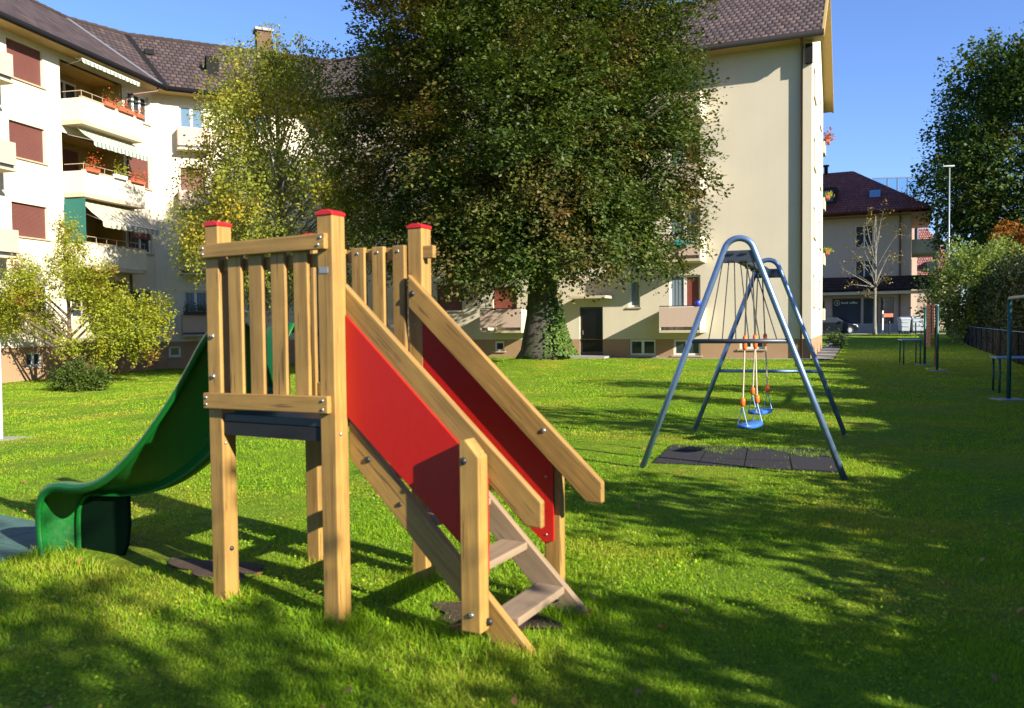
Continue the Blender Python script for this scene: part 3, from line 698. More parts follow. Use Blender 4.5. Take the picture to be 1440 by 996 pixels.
# slide
ST = [(-0.74, 1.462, -0.74, 1.000), (-0.86, 1.462, -0.86, 0.985), (-0.955, 1.435, -0.95, 0.93), (-1.03, 1.365, -1.03, 0.86), (-1.12, 1.25, -1.13, 0.77), (-1.25, 1.09, -1.26, 0.665),
      (-1.41, 0.925, -1.42, 0.565), (-1.60, 0.75, -1.60, 0.48), (-1.80, 0.605, -1.80, 0.42), (-1.98, 0.52, -1.98, 0.39), (-2.15, 0.485, -2.15, 0.375),
      (-2.32, 0.48, -2.30, 0.365), (-2.43, 0.458, -2.385, 0.345), (-2.51, 0.405, -2.435, 0.30), (-2.55, 0.32, -2.46, 0.23), (-2.56, 0.20, -2.47, 0.13), (-2.555, 0.08, -2.47, 0.04), (-2.55, -0.03, -2.47, -0.04)]
def smooth_st(S, k=3):
    out = []
    n = len(S)
    for i in range(n-1):
        p0, p1, p2, p3 = (np.array(S[max(i-1, 0)]), np.array(S[i]), np.array(S[i+1]), np.array(S[min(i+2, n-1)]))
        for j in range(k):
            t = j/k
            out.append(0.5*((2*p1)+(-p0+p2)*t+(2*p0-5*p1+4*p2-p3)*t*t+(-p0+3*p1-3*p2+p3)*t**3))
    out.append(np.array(S[-1])); return out
VN, VF = 0.10, 0.61
half = (VF-VN)/2
prof = [(0.010, 0.86, -1), (0.0, 0.93, -1), (0.004, 0.985, 0), (0.016, 1.0, 0), (0.068, 1.0, 0), (0.080, 0.98, 0), (0.108, 0.90, 0), (0.168, 0.68, 0), (0.222, 0.45, 0), (0.258, 0.22, 0), (0.278, 0.07, 0), (0.292, 0.0, 0), (half, 0.0, 0)]
sm = P(); SS = smooth_st(ST)
cs = len(prof)*2-1
for (ul, zl, ub, zb) in SS:
    row = []
    for k, (dv, h, flag) in enumerate(prof):
        if flag == -1:      # turned-down lip edge, a constant 5 cm
            dd = Vector((ul-ub, zl-zb)); dd.normalize()
            e = 0.055*(0.93 if k == 1 else 1.0) if k == 0 else 0.022
            uu, zz = ul-dd.x*e, zl-dd.y*e
        else:
            uu, zz = ub+(ul-ub)*h, zb+(zl-zb)*h
        row.append((uu, zz, dv))
    sec = [(a, VN+dv, b) for a, b, dv in row]+[(a, VF-dv, b) for a, b, dv in row[-2::-1]]
    sm.v += sec
for i in range(len(SS)-1):
    for k in range(cs-1):
        a = i*cs+k; sm.f.append((a, a+1, a+1+cs, a+cs))
sld = sm.build('slide', MAT['green'], TW, smooth=True)
md = sld.modifiers.new('Solidify', 'SOLIDIFY'); md.thickness = 0.009; md.offset = 0
foot_poly = [(-2.455, -0.02), (-2.06, -0.02), (-2.01, 0.06), (-1.985, 0.20), (-1.985, 0.385), (-2.05, 0.378), (-2.30, 0.352), (-2.40, 0.325), (-2.45, 0.26)]
P().prism(foot_poly, VN+0.24, VN+0.27).build('slide_foot', MAT['dgreen'], sld, bevel=0.008)
P().prism([(u_ if u_ < -2.2 else u_-0.30, z_) for u_, z_ in foot_poly], VF-0.20, VF-0.175).build('slide_foot', MAT['dgreen'], sld, bevel=0.008)

# soil under the ladder and below the slide, and the green fall mat past the exit
def soil_patch(cx, cy, rx, ry, ang):
    mb = MB(); n = 28
    pts = []
    for i in range(n):
        t = 2*math.pi*i/n; r = 1+0.22*math.sin(3*t+cx)+0.12*math.sin(7*t)
        a, b = 0.86*rx*r*math.cos(t), 0.86*ry*r*math.sin(t)
        x = cx+a*math.cos(ang)-b*math.sin(ang); y = cy+a*math.sin(ang)+b*math.cos(ang)
        pts.append((x, y, gzf(x, y)+0.014))
    mb.add(pts+[(cx, cy, gzf(cx, cy)+0.022)], [(i, (i+1) % n, n) for i in range(n)])
    return tag(mb.build('bare_soil', MAT['soil']), kind='structure')
def pw(u, v): p = FP @ Vector((u, v, 0)); return p.x, p.y
SOILS = []
for (u, v, rx, ry) in ((0.62, 0.38, 0.36, 0.22), (-1.25, 0.38, 0.40, 0.18)):
    x, y = pw(u, v); SOILS.append((x, y, max(rx, ry), rx, ry)); soil_patch(x, y, rx, ry, R(90-UA))
gm = MB(FP)
for i in range(3):
    for j in range(2):
        gm.box(-2.62-0.5*(i+1)+0.004, -2.62-0.5*i-0.004, -0.36+0.5*j+0.004, -0.36+0.5*(j+1)-0.004, -0.08, 0.012)
gmo = gm.build('fall_mat', MAT['mat_green'], None, (pw(-3.2, 0.5)[0], pw(-3.2, 0.5)[1], 0.0))
tag(gmo, 'green rubber fall mat lying at the foot of the slide', 'fall mat')
MATS = [(FP, -4.14, -2.60, 0.0, 1.04)]

# ------------------------------------------------------------------ swing set
S0 = Vector((2.147, 7.731, 0)); S1 = Vector((3.300, 10.535, 0))
SW = thing('swing_set', 'blue grey galvanised swing frame of two pointed tube arches standing on the lawn', 'swing frame', S0)
def arch(c, az, zbar, mbar):
    F = frame(c, az, az+90)
    path = []
    r, zc, s = 0.138, 2.092, 0.93
    path = [(-s-0.02, 0, -0.05), (-0.54, 0, 1.04)]
    for i in range(13):
        a = math.pi - R(20.5) - (math.pi-2*R(20.5))*i/12
        path.append((r*math.cos(a), 0, zc+r*math.sin(a)))
    path += [(0.54, 0, 1.04), (s+0.02, 0, -0.05)]
    MB(F).tube(path, 0.030, 14).build('arch_tube', MAT['galv'], SW, smooth=True)
    pl = MB(F).prism([(-0.178, 2.0), (0.178, 2.0), (0.135, 2.115), (-0.135, 2.115)], -0.012, 0.012).build('top_plate', MAT['steel_dark'], SW, bevel=0.003)
    for x in (-0.07, 0.05):
        MB(F).box(x-0.028, x+0.028, 0.012, 0.03, 2.078, 2.092).build('bolt', MAT['bolt_dark'], pl)
        MB(F).box(x-0.02, x+0.03, 0.012, 0.03, 2.005, 2.022).build('bolt', MAT['bolt_dark'], pl)
    wv = 0.93-zbar*0.375
    MB(F).tube([(-wv, 0, zbar), (wv, 0, zbar)], 0.022, 10).build('crossbar', MAT[mbar], SW, smooth=True)
    return F
FN = arch(S0, 111, 1.26, 'steel_dark'); FF = arch(S1, 106, 0.80, 'galv')
for a, b in ((0.06, 0.19), (0.23, 0.33), (0.38, 0.47), (0.54, 0.60), (0.70, 0.71), (0.87, 0.88)):
    MB(FN).tube([(-0.172+0.344*a, 0, 2.003), (-0.455+0.91*b, 0, 1.262)], 0.0055, 6).build('rope', MAT['rope_dark'], SW)
dirB = (S1-S0).normalized()
LB = (S1-S0).length
azB = math.degrees(math.atan2(dirB.x, dirB.y))
FBm = frame(S0, azB, azB+90)
MB(FBm).box(0.013, LB-0.013, -0.045, 0.045, 2.01, 2.10).build('top_beam', MAT['steel_dark'], SW, bevel=0.008)
def swing(label, sc, twist, zs):
    c = FBm @ Vector((sc, 0, 0))
    t = thing('swing', label, 'swing', (c.x, c.y, zs), 'swings hanging from the tube frame')
    FS = frame((c.x, c.y, 0), azB+twist, azB+twist+90)
    # ergonomic seat: slightly dished pad with rounded ends
    s = MB(FS); n = 20; ring = []
    for lay, (sc_, dz) in enumerate(((0.90, -0.022), (1.0, -0.012), (1.0, 0.012), (0.90, 0.022))):
        for i in range(n):
            a = 2*math.pi*i/n
            x = 0.22*sc_*math.copysign(abs(math.cos(a))**0.5, math.cos(a)); y = 0.085*sc_*math.copysign(abs(math.sin(a))**0.6, math.sin(a))
            s.v.append((x, y, zs+dz+0.35*x*x))
    for l in range(3):
        for i in range(n): s.f.append((l*n+i, l*n+(i+1) % n, (l+1)*n+(i+1) % n, (l+1)*n+i))
    s.f.append(tuple(range(n-1, -1, -1))); s.f.append(tuple(3*n+i for i in range(n)))
    s.build('seat', MAT['blue'], t, smooth=True)
    for sg in (-1, 1):
        top = FBm @ Vector((sc+sg*0.25, 0, 2.01))
        att = FS @ Vector((sg*0.20, 0, zs+0.19)); att = Vector(att)
        z1, z2 = 1.30, 0.66+(zs-0.35)
        p1 = top.lerp(att, (2.01-z1)/(2.01-att.z)); p2 = top.lerp(att, (2.01-z2)/(2.01-att.z)); p3 = top.lerp(att, (2.01-z1+0.15)/(2.01-att.z)); p4 = top.lerp(att, (2.01-z2+0.09)/(2.01-att.z))
        MB().tube([top, p1], 0.0085, 6).build('chain', MAT['rope_dark'], t)
        rp = MB().tube([p3, p2], 0.009, 6).build('rope', MAT['rope'], t)
        MB().tube([p1, p1.lerp(p3, .15), p1.lerp(p3, .85), p3], [0.014, 0.024, 0.024, 0.014], 10).build('grip', MAT['orange'], rp, smooth=True)
        MB().tube([p2, p2.lerp(p4, .2), p2.lerp(p4, .8), p4], [0.014, 0.026, 0.026, 0.014], 10).build('grip', MAT['orange'], rp, smooth=True)
        st = MB()
        for k in (-1, 1):
            e = FS @ Vector((sg*0.20, k*0.055, zs+0.012)); st.tube([p4, e], 0.006, 6)
        st.tube([FS @ Vector((sg*0.20, -0.055, zs+0.022)), FS @ Vector((sg*0.20, 0.055, zs+0.022))], 0.006, 6)
        st.build('stirrup', MAT['galv'], t)
    MB(FBm).box(sc-0.28, sc-0.22, -0.02, 0.02, 1.985, 2.008).build('hanger', MAT['steel_dark'], t)
    MB(FBm).box(sc+0.22, sc+0.28, -0.02, 0.02, 1.985, 2.008).build('hanger', MAT['steel_dark'], t)
swing('blue swing seat hanging lower and nearer, in the shade, on orange gripped ropes', 0.95, 16, 0.345)
swing('blue swing seat hanging behind the nearer one, lit by the sun, on orange gripped ropes', 2.02, 20, 0.375)
mm = MB(); mc = [(1.42, 8.30), (3.12, 7.70), (3.52, 9.10), (1.86, 9.52)]
def bil(a, b):
    p = [np.array(q) for q in mc]
    return (p[0]*(1-a)+p[1]*a)*(1-b)+(p[3]*(1-a)+p[2]*a)*b
for i in range(4):
    for j in range(3):
        g = 0.012
        qd = [bil((i+g)/4, (j+g)/3), bil((i+1-g)/4, (j+g)/3), bil((i+1-g)/4, (j+1-g)/3), bil((i+g)/4, (j+1-g)/3)]
        mm.prism_xy(qd, -0.03, 0.016+0.006*random.random())
tag(mm.build('rubber_mat', MAT['mat_rubber'], None, (2.5, 8.6, 0)), 'dark rubber tile mat half overgrown under the swings', 'rubber mat')

# ------------------------------------------------------------------ apartment blocks
EAVE = 11.85
def wall_grid(F, t0, t1, z0, z1, holes, depth=0.16, name='wall', mat=None, parent=None):
    """wall sheet with real openings and reveals; holes = (t0,t1,z0,z1)"""
    mb = MB(F)
    ts = sorted({t0, t1, *[h[0] for h in holes], *[h[1] for h in holes]}); zs = sorted({z0, z1, *[h[2] for h in holes], *[h[3] for h in holes]})
    ts = [t for t in ts if t0 <= t <= t1]; zs = [z for z in zs if z0 <= z <= z1]
    for i in range(len(ts)-1):
        for j in range(len(zs)-1):
            tc, zc = (ts[i]+ts[i+1])/2, (zs[j]+zs[j+1])/2
            if any(h[0] < tc < h[1] and h[2] < zc < h[3] for h in holes): continue
            mb.add([(ts[i], 0, zs[j]), (ts[i+1], 0, zs[j]), (ts[i+1], 0, zs[j+1]), (ts[i], 0, zs[j+1])], [(0, 1, 2, 3)])
    for a, b, c, d in holes:
        dd = -depth
        mb.add([(a, 0, c), (b, 0, c), (b, 0, d), (a, 0, d), (a, dd, c), (b, dd, c), (b, dd, d), (a, dd, d)],
               [(0, 1, 5, 4), (1, 2, 6, 5), (2, 3, 7, 6), (3, 0, 4, 7)])
    return mb.build(name, mat, parent, recalc=False)

def window(F, par, t0, t1, z0, z1, kind='glass', panes=2, rec=0.10, sill=True, frame_mat='white'):
    """kinds: glass, curtain, sky, shutter, half (shutter half down), split (curtain + shutter)"""
    d = -rec
    fr = MB(F); fw = 0.08
    if kind == 'shutter':
        s = MB(F).box(t0+0.01, t1-0.01, d-0.03, d, z0+0.005, z1-0.005).build('shutter', MAT['shutter'], par)
    elif kind == 'red':
        s = MB(F).box(t0+0.01, t1-0.01, d-0.03, d, z0+0.005, z1-0.005).build('shutter', MAT['shutter_red'], par)
    else:
        fr.box(t0, t1, d-0.06, d, z0, z0+fw); fr.box(t0, t1, d-0.06, d, z1-fw, z1)
        fr.box(t0, t0+fw, d-0.06, d, z0+fw, z1-fw); fr.box(t1-fw, t1, d-0.06, d, z0+fw, z1-fw)
        wd = (t1-t0)/panes
        for k in range(1, panes):
            fr.box(t0+k*wd-fw*0.7, t0+k*wd+fw*0.7, d-0.06, d+0.003, z0+fw, z1-fw)
        s = fr.build('window', MAT[frame_mat], par)
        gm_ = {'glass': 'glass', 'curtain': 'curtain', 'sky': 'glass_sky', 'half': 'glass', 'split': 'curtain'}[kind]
        for k in range(panes):
            a = t0+k*wd+(fw*0.7 if k else fw); b = t0+(k+1)*wd-(fw*0.7 if k < panes-1 else fw)
            mt = gm_
            if kind == 'split' and k == 0: mt = 'shutter_red'
            MB(F).box(a, b, d-0.045, d-0.03, z0+fw, z1-fw).build('pane', MAT[mt], s)
        if kind == 'half':
            zm = z0+(z1-z0)*0.5
            MB(F).box(t0+0.01, t1-0.01, d+0.004, d+0.03, zm, z1-0.005).build('shutter', MAT['shutter'], s)
    if sill:
        MB(F).box(t0-0.08, t1+0.08, -rec+0.01, 0.06, z0-0.055, z0-0.002).build('sill', MAT['sill'], s)
    return s

def roof_strip(mb, e0, e1, r0, r1, uoff=0.0):
    """quad from eave edge e0-e1 up to the ridge r0-r1 with tile uv in metres"""
    e0, e1, r0, r1 = map(Vector, (e0, e1, r0, r1))
    t = (e1-e0); L = t.length; t.normalize()
    n = t.cross(Vector((0, 0, 1))).normalized(); up = r0-e0
    def uvof(p):
        q = p-e0; u = q.dot(t); vv = (q-t*u).length
        return (u+uoff, vv)
    b = len(mb.v)
    for p in (e0, e1, r1, r0): mb.v.append(tuple(p)); mb.uv.append(uvof(p))
    mb.f.append((b, b+1, b+2, b+3))

# ---- plan offsets (miter joints) for the left wing: stretches 1, 2, 3 then the right block
OVER, DEP, RIDGE = 0.75, 10.4, 15.75
def corner_offset(Fa, Fb, n):
    """crossing of both facade lines moved along their outward normals by n"""
    def shift(F): return frame(tuple(F @ Vector((0, n, 0))), 0, 90), F
    a0 = Vector(w2(Fa, 0, n)); da = Vector(w2(Fa, 1, n))-a0; b0 = Vector(w2(Fb, 0, n)); db = Vector(w2(Fb, 1, n))-b0
    det = da.x*(-db.y)+db.x*da.y; r = b0-a0
    s = (r.x*(-db.y)+db.x*r.y)/det
    return a0+da*s
def line(n):
    return [Vector(w2(F1, -16, n)), corner_offset(F1, F2, n), corner_offset(F2, F3, n), corner_offset(F3, FA, n), Vector(w2(FA, -0.45, n))]
eav = line(OVER); rdg = line(-DEP/2); bck = line(-DEP-OVER); wal = line(0.0); wbk = line(-DEP)
SOFF = 11.82

left = thing('apartment_building', 'cream apartment block with striped awnings and red brown shutters, behind the yellow tree', 'apartment block', (P1[0], P1[1], -0.4), 'apartment blocks round the lawn')
right = thing('apartment_building', 'cream apartment block with a tall blank wall and dark entrance door, behind the big tree', 'apartment block', (CA[0], CA[1], 0), 'apartment blocks round the lawn')

# ---------------- right block
AH = []      # openings
def H(*a): AH.append(a[:4]); return a
win_A = []
door = (8.08, 9.09, 0.09, 2.10); AH.append(door)
bal_t = (3.86, 5.42)
floors = [1.15+2.72*k for k in range(4)]
for k, z in enumerate(floors):
    win_A.append((4.09, 5.32, z+0.85 if k else 1.98, 3.29+2.72*k, 'split' if k in (0, 2) else 'curtain', 2))
    win_A.append((11.92, 13.05, 1.91+2.72*k, 3.05+2.72*k, 'red' if k % 2 == 0 else 'glass', 2))
    win_A.append((14.55, 15.82, 2.04+2.72*k, 3.22+2.72*k, 'shutter' if k in (0, 1, 3) else 'glass', 2))
    win_A.append((6.51, 6.98, 2.06+2.72*k, 3.17+2.72*k, 'curtain', 1))
    if k: win_A.append((8.30, 9.35, 1.15+2.72*k, 2.20+2.72*k, 'glass', 2))
cel_A = [(12.54, 13.01, 0.25, 0.68, 1), (5.88, 6.96, 0.10, 0.74, 2), (4.09, 5.16, 0.11, 0.74, 2), (1.67, 2.59, 0.37, 0.73, 2)]
PL = 0.76
upper = [(a, b, c, d) for a, b, c, d, *_ in win_A] + [door]
wall_grid(FA, 0.30, LA, PL, EAVE+0.3, upper, name='wall', mat=MAT['cream'], parent=right)
MB(FA).box(-0.02, 0.297, -0.6, 0.17, PL+0.003, EAVE+0.3).build('corner_pier', MAT['cream'], right)
wall_grid(FA, -0.02, LA, -0.3, PL, [(a, b, c, d) for a, b, c, d, _ in cel_A]+[(door[0], door[1], door[2], PL)], name='plinth', mat=MAT['plinth'], parent=right)
for a, b, c, d, kind, n in win_A:
    window(FA, right, a, b, c, d, kind, n, sill=not (4.0 < a < 4.2))
for a, b, c, d, n in cel_A: window(FA, right, a, b, c, d, 'glass', n, 0.08)
dr = MB(FA)
dr.box(8.08, 9.09, -0.16, -0.10, 2.03, 2.10); dr.box(8.08, 8.15, -0.16, -0.10, 0.09, 2.03); dr.box(9.01, 9.09, -0.16, -0.10, 0.09, 2.03); dr.box(8.15, 9.01, -0.16, -0.10, 0.09, 0.24)
do = dr.build('door', MAT['door_dark'], right)
MB(FA).box(8.15, 9.01, -0.145, -0.13, 0.24, 2.03).build('pane', MAT['door_glass'], do)
MB(FA).box(8.95, 8.985, -0.10, -0.05, 0.95, 1.12).build('handle', MAT['bolt'], do)
MB(FA).box(7.62, 9.18, 0.002, 1.15, 2.42, 2.53).build('door_canopy', MAT['slab'], right, bevel=0.01)
def balcony_A(t0, t1, z, pr=1.25):
    sl_ = MB(FA).box(t0, t1, 0.003, pr, z-0.13, z-0.03).build('balcony', MAT['slab'], right, bevel=0.01)
    par = MB(FA)
    par.box(t0+0.02, t1-0.02, pr-0.075, pr-0.015, z+0.10, z+0.86)
    par.build('parapet', MAT['pink'], sl_, bevel=0.006)
    MB(FA).box(t0+0.001, t0+0.06, 0.004, pr-0.016, z-0.028, z+0.86).build('side_wall', MAT['cream'], sl_, bevel=0.006)
    MB(FA).box(t1-0.06, t1-0.001, 0.004, pr-0.016, z-0.028, z+0.86).build('side_wall', MAT['cream'], sl_, bevel=0.006)
    for k in range(4):
        t = t0+0.15+(t1-t0-0.3)*k/3
        MB(FA).box(t-0.02, t+0.02, pr-0.07, pr-0.03, z-0.028, z+0.098).build('bracket', MAT['steel_dark'], sl_)
    MB(FA).tube([(t0+0.01, pr-0.05, z+0.90), (t1-0.01, pr-0.05, z+0.90)], 0.02, 6).build('railing', MAT['steel_dark'], sl_)
for k, z in enumerate(floors):
    balcony_A(3.87, 5.46, z); balcony_A(11.20, 13.12, z+0.03)
# gable side
gw = []
for k in range(4): gw.append((1.6, 2.9, 2.0+2.72*k, 3.25+2.72*k)); gw.append((6.8, 7.95, 2.0+2.72*k, 3.25+2.72*k))
wall_grid(FB, -0.17, DEP, PL, EAVE+0.35, gw, 0.24, name='gable_wall', mat=MAT['cream_sunlit'], parent=right)
wall_grid(FB, -0.17, DEP, -0.3, PL, [], name='plinth', mat=MAT['plinth'], parent=right)
zpk = RIDGE-0.30
MB(FB).add([(-0.17, 0, EAVE+0.35), (DEP, 0, EAVE+0.35), (DEP/2, 0, zpk)], [(0, 1, 2)]).build('gable_wall', MAT['cream_sunlit'], right)
for a, b, c, d in gw: window(FB, right, a, b, c, d, 'glass', 1, 0.20)
FBK = frame(w2(FB, DEP, 0), 293, 23)
wall_grid(FBK, 0, 14, -0.3, EAVE+0.35, [], name='back_wall', mat=MAT['cream'], parent=right)
# balconies peeping out behind the far corner of the gable, each with a flower box
for k in range(4):
    MB(FB).box(DEP+0.05, DEP+1.1, -0.9, 0.10, 1.45+2.72*k, 2.02+2.72*k).build('rear_balcony', MAT['cream'], right, bevel=0.01)
mb = MB(FA)
mb.tube([(0.315, 0.13, 0.1), (0.315, 0.13, EAVE-0.35), (0.315, OVER-0.05, EAVE-0.12)], 0.05, 8)
mb.build('drainpipe', MAT['pipe'], right, smooth=True)
mb = MB(FA); mb.box(-0.05, 0.20, 0.18, 0.33, EAVE-0.95, EAVE-0.25); mb.build('rain_hopper', MAT['gutter'], right)

# roofs
def build_roof(i0, i1, par, gable_right=False):
    mb = MB(); mb.uv = []
    uo = 0
    for i in range(i0, i1):
        e0, e1, r0, r1, b0, b1 = eav[i], eav[i+1], rdg[i], rdg[i+1], bck[i], bck[i+1]
        ze = SOFF
        A = lambda p, z: (p.x, p.y, z)
        roof_strip(mb, A(e0, ze), A(e1, ze), A(r0, RIDGE), A(r1, RIDGE), uo)
        roof_strip(mb, A(b1, ze), A(b0, ze), A(r1, RIDGE), A(r0, RIDGE), uo)
        uo += (e1-e0).length
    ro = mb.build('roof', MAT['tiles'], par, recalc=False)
    s = ro.modifiers.new('Solidify', 'SOLIDIFY'); s.thickness = 0.10; s.offset = 0
    # soffit, gutter, ridge caps
    sf_ = MB(); gt = MB(); rc = MB(); fs_ = MB()
    for i in range(i0, i1):
        e0, e1, w0, w1 = eav[i], eav[i+1], wal[i], wal[i+1]
        zs_ = SOFF-0.10
        sf_.add([(w0.x, w0.y, zs_), (w1.x, w1.y, zs_), (e1.x, e1.y, zs_), (e0.x, e0.y, zs_)], [(0, 1, 2, 3)])
        fs_.add([(e0.x, e0.y, zs_-0.02), (e1.x, e1.y, zs_-0.02), (e1.x, e1.y, SOFF+0.02), (e0.x, e0.y, SOFF+0.02)], [(0, 1, 2, 3)])
        d = (e1-e0).normalized(); n = Vector((d.y, -d.x)); n = n if n.dot(e0-rdg[i]) > 0 else -n
        g0, g1 = e0+n*0.07, e1+n*0.07
        gt.tube([(g0.x, g0.y, SOFF-0.03), (g1.x, g1.y, SOFF-0.03)], 0.115, 10)
        r0, r1 = rdg[i], rdg[i+1]
        K = max(1, int((r1-r0).length/0.42))
        for k in range(K):
            a, b = r0.lerp(r1, k/K), r0.lerp(r1, (k+0.97)/K)
            rc.tube([(a.x, a.y, RIDGE+0.03), (b.x, b.y, RIDGE+0.045)], [0.12, 0.135], 8)
    fs_.build('fascia', MAT['gutter'], par, recalc=False); sf_.build('soffit', MAT['soffit'], par, recalc=False); gt.build('gutter', MAT['gutter'], par, smooth=True)
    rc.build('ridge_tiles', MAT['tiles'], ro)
    return ro
build_roof(0, 3, left); roR = build_roof(3, 4, right)
# verge boards of the gable
vb = MB(FB); x0, x1 = 0.38, 0.47
for s in (1, -1):
    ya = -OVER if s > 0 else DEP+OVER
    vb.add([(ya, x0, SOFF-0.16), (DEP/2, x0, RIDGE-0.16), (DEP/2, x0, RIDGE+0.07), (ya, x0, SOFF+0.07), (ya, x1, SOFF-0.16), (DEP/2, x1, RIDGE-0.16), (DEP/2, x1, RIDGE+0.07), (ya, x1, SOFF+0.07)],
           [(0, 1, 2, 3), (4, 5, 6, 7), (0, 1, 5, 4), (2, 3, 7, 6), (0, 3, 7, 4), (1, 2, 6, 5)])
vb.build('verge_board', MAT['soffit'], right)
vs_ = MB(FB)
for s in (1, -1):
    ya = -OVER if s > 0 else DEP+OVER
    vs_.add([(ya, -0.02, SOFF-0.12), (DEP/2, -0.02, RIDGE-0.12), (DEP/2, x0, RIDGE-0.12), (ya, x0, SOFF-0.12)], [(0, 1, 2, 3)])
vs_.build('soffit', MAT['soffit'], right, recalc=False)
# valley flashings + roof furniture on the left wing
for j in (1, 2):
    e, r = eav[j], rdg[j]
    a = Vector((e.x, e.y, SOFF+0.075)); b = Vector((r.x, r.y, RIDGE+0.075))
    d = (b-a).normalized(); sdv = d.cross(Vector((0, 0, 1))).normalized()*0.13
    MB().add([a-sdv, a+sdv, b+sdv, b-sdv, a-sdv+Vector((0, 0, .02)), a+sdv+Vector((0, 0, .02)), b+sdv+Vector((0, 0, .02)), b-sdv+Vector((0, 0, .02))],
             [(0, 1, 2, 3), (4, 5, 6, 7), (0, 1, 5, 4), (1, 2, 6, 5), (2, 3, 7, 6), (3, 0, 4, 7)]).build('valley_flashing', MAT['zinc'] if j == 1 else MAT['gutter'], left)
def on_roof3(t, f): # point on the third stretch's front slope, f 0 eave..1 ridge
    n = OVER+(-DEP/2-OVER)*f
    p = F3 @ Vector((t, n, 0)); return Vector((p.x, p.y, SOFF+(RIDGE-SOFF)*f))
sl3 = math.atan2(RIDGE-SOFF, DEP/2+OVER)
for t, f, w_, h_, m_ in ((2.05, 0.38, 0.55, 0.95, 'gutter'),):
    p = F3.inverted() @ on_roof3(t, f)
    mb = MB(F3); mb.prism_yz([(p.y+0.25, p.z-0.15), (p.y+0.28, p.z+0.75), (p.y-0.45, p.z+0.85), (p.y-0.7, p.z+0.45)], t, t+w_); mb.build('roof_vent', MAT['gutter'], left, bevel=0.01)
p = F3.inverted() @ on_roof3(-0.35, 0.62)
MB(F3).prism_yz([(p.y+0.2, p.z+0.0), (p.y+0.05, p.z+0.28), (p.y-0.4, p.z+0.3)], -0.5, -0.1).build('roof_vent', MAT['gutter'], left)
rp = Vector(w2(F3, 5.35, -DEP/2-0.3))
ch = MB(F3).box(5.0, 5.75, -DEP/2-0.75, -DEP/2-0.05, RIDGE-0.6, RIDGE+1.2).build('chimney', MAT['brick'], left, bevel=0.01)
MB(F3).box(4.9, 5.85, -DEP/2-0.85, -DEP/2+0.05, RIDGE+1.203, RIDGE+1.35).build('chimney_cap', MAT['concrete'], ch, bevel=0.01)

# ---------------- left wing, stretch 1
LOG = (2.02, 5.45)           # loggia column
H1 = []
W1 = []
for k in range(4):
    W1.append((-0.42, 1.20, 1.95+2.75*k, 3.05+2.82*k, 'shutter' if k else 'glass', 3))
W1 += [(5.80, 7.15, 10.25, 11.40, 'glass', 3), (5.80, 7.15, 7.45, 8.72, 'shutter', 2), (5.80, 7.15, 4.65, 5.85, 'half', 2), (5.80, 7.15, 1.95, 3.05, 'glass', 2)]
for k in range(4): W1.append((-5.2, -3.6, 1.95+2.75*k, 3.05+2.82*k, 'shutter', 2))
lfl = [1.75, 4.45, 6.35+0.12, 9.2]   # loggia parapet bottoms
holes1 = [w_[:4] for w_ in W1] + [(LOG[0], LOG[1], z, z+2.25) for z in (9.25, 6.55, 3.85, 1.1)]
wall_grid(F1, -16, 7.36, 0.80, EAVE+0.3, holes1, name='wall', mat=MAT['cream_sunlit'], parent=left)
cel1 = [(0.02, 0.75, 0.08, 0.60, 2)]
wall_grid(F1, -16, 7.36, -0.8, 0.80, [c[:4] for c in cel1], name='plinth', mat=MAT['plinth'], parent=left)
for a, b, c, d, kind, n in W1: window(F1, left, a, b, c, d, kind, n)
for a, b, c, d, n in cel1: window(F1, left, a, b, c, d, 'glass', n, 0.08)
for k, z in enumerate((9.25, 6.55, 3.85, 1.1)):
    # the room of the loggia: back, sides, ceiling, floor
    D = 1.35
    lg = MB(F1)
    a, b, c, d = LOG[0], LOG[1], z, z+2.25
    lg.add([(a, 0, c), (b, 0, c), (b, 0, d), (a, 0, d), (a, -D, c), (b, -D, c), (b, -D, d), (a, -D, d)], [(0, 1, 5, 4), (1, 2, 6, 5), (2, 3, 7, 6), (3, 0, 4, 7), (4, 5, 6, 7)])
    lo = lg.build('loggia', MAT['soffit'] if k else MAT['soffit'], left, recalc=False)
    FL = frame(tuple(F1 @ Vector((0, -D+0.17, 0))), 12.3, 102.3)
    window(FL, left, a+0.35, a+2.3, z+0.75, z+2.0, 'glass' if k != 1 else 'shutter', 3, 0.05, sill=False)
    # parapet box with splayed near end
    pr = 0.92
    zb, zt = z-0.05, z+0.78
    pp = [(a, 0.003), (a, pr*0.98), (a+0.05, pr), (b+0.05, pr), (b+0.05, 0.003), (b-0.03, 0.003), (b-0.03, pr-0.10), (a+0.10, pr-0.10), (a+0.10, 0.003)]
    bo = MB(F1).prism_xy(pp, zb, zt).build('balcony', MAT['cream_sunlit'], left, bevel=0.008)
    MB(F1).box(a+0.002, b+0.048, 0.004, pr-0.003, zb-0.14, zb-0.003).build('slab', MAT['slab'], bo)
    rl = MB(F1); rl.box(a-0.01, b+0.06, pr-0.11, pr+0.015, zt+0.003, zt+0.05)
    rl.tube([(a+0.03, 0.05, zt+0.26), (a+0.03, pr-0.04, zt+0.26), (b, pr-0.04, zt+0.26)], 0.014, 6)
    for q_ in range(7): rl.tube([(a+0.03+(b-a-0.05)*q_/6, pr-0.04, zt+0.04), (a+0.03+(b-a-0.05)*q_/6, pr-0.04, zt+0.26)], 0.01, 5)
    rl.build('railing', MAT['sill'], bo)
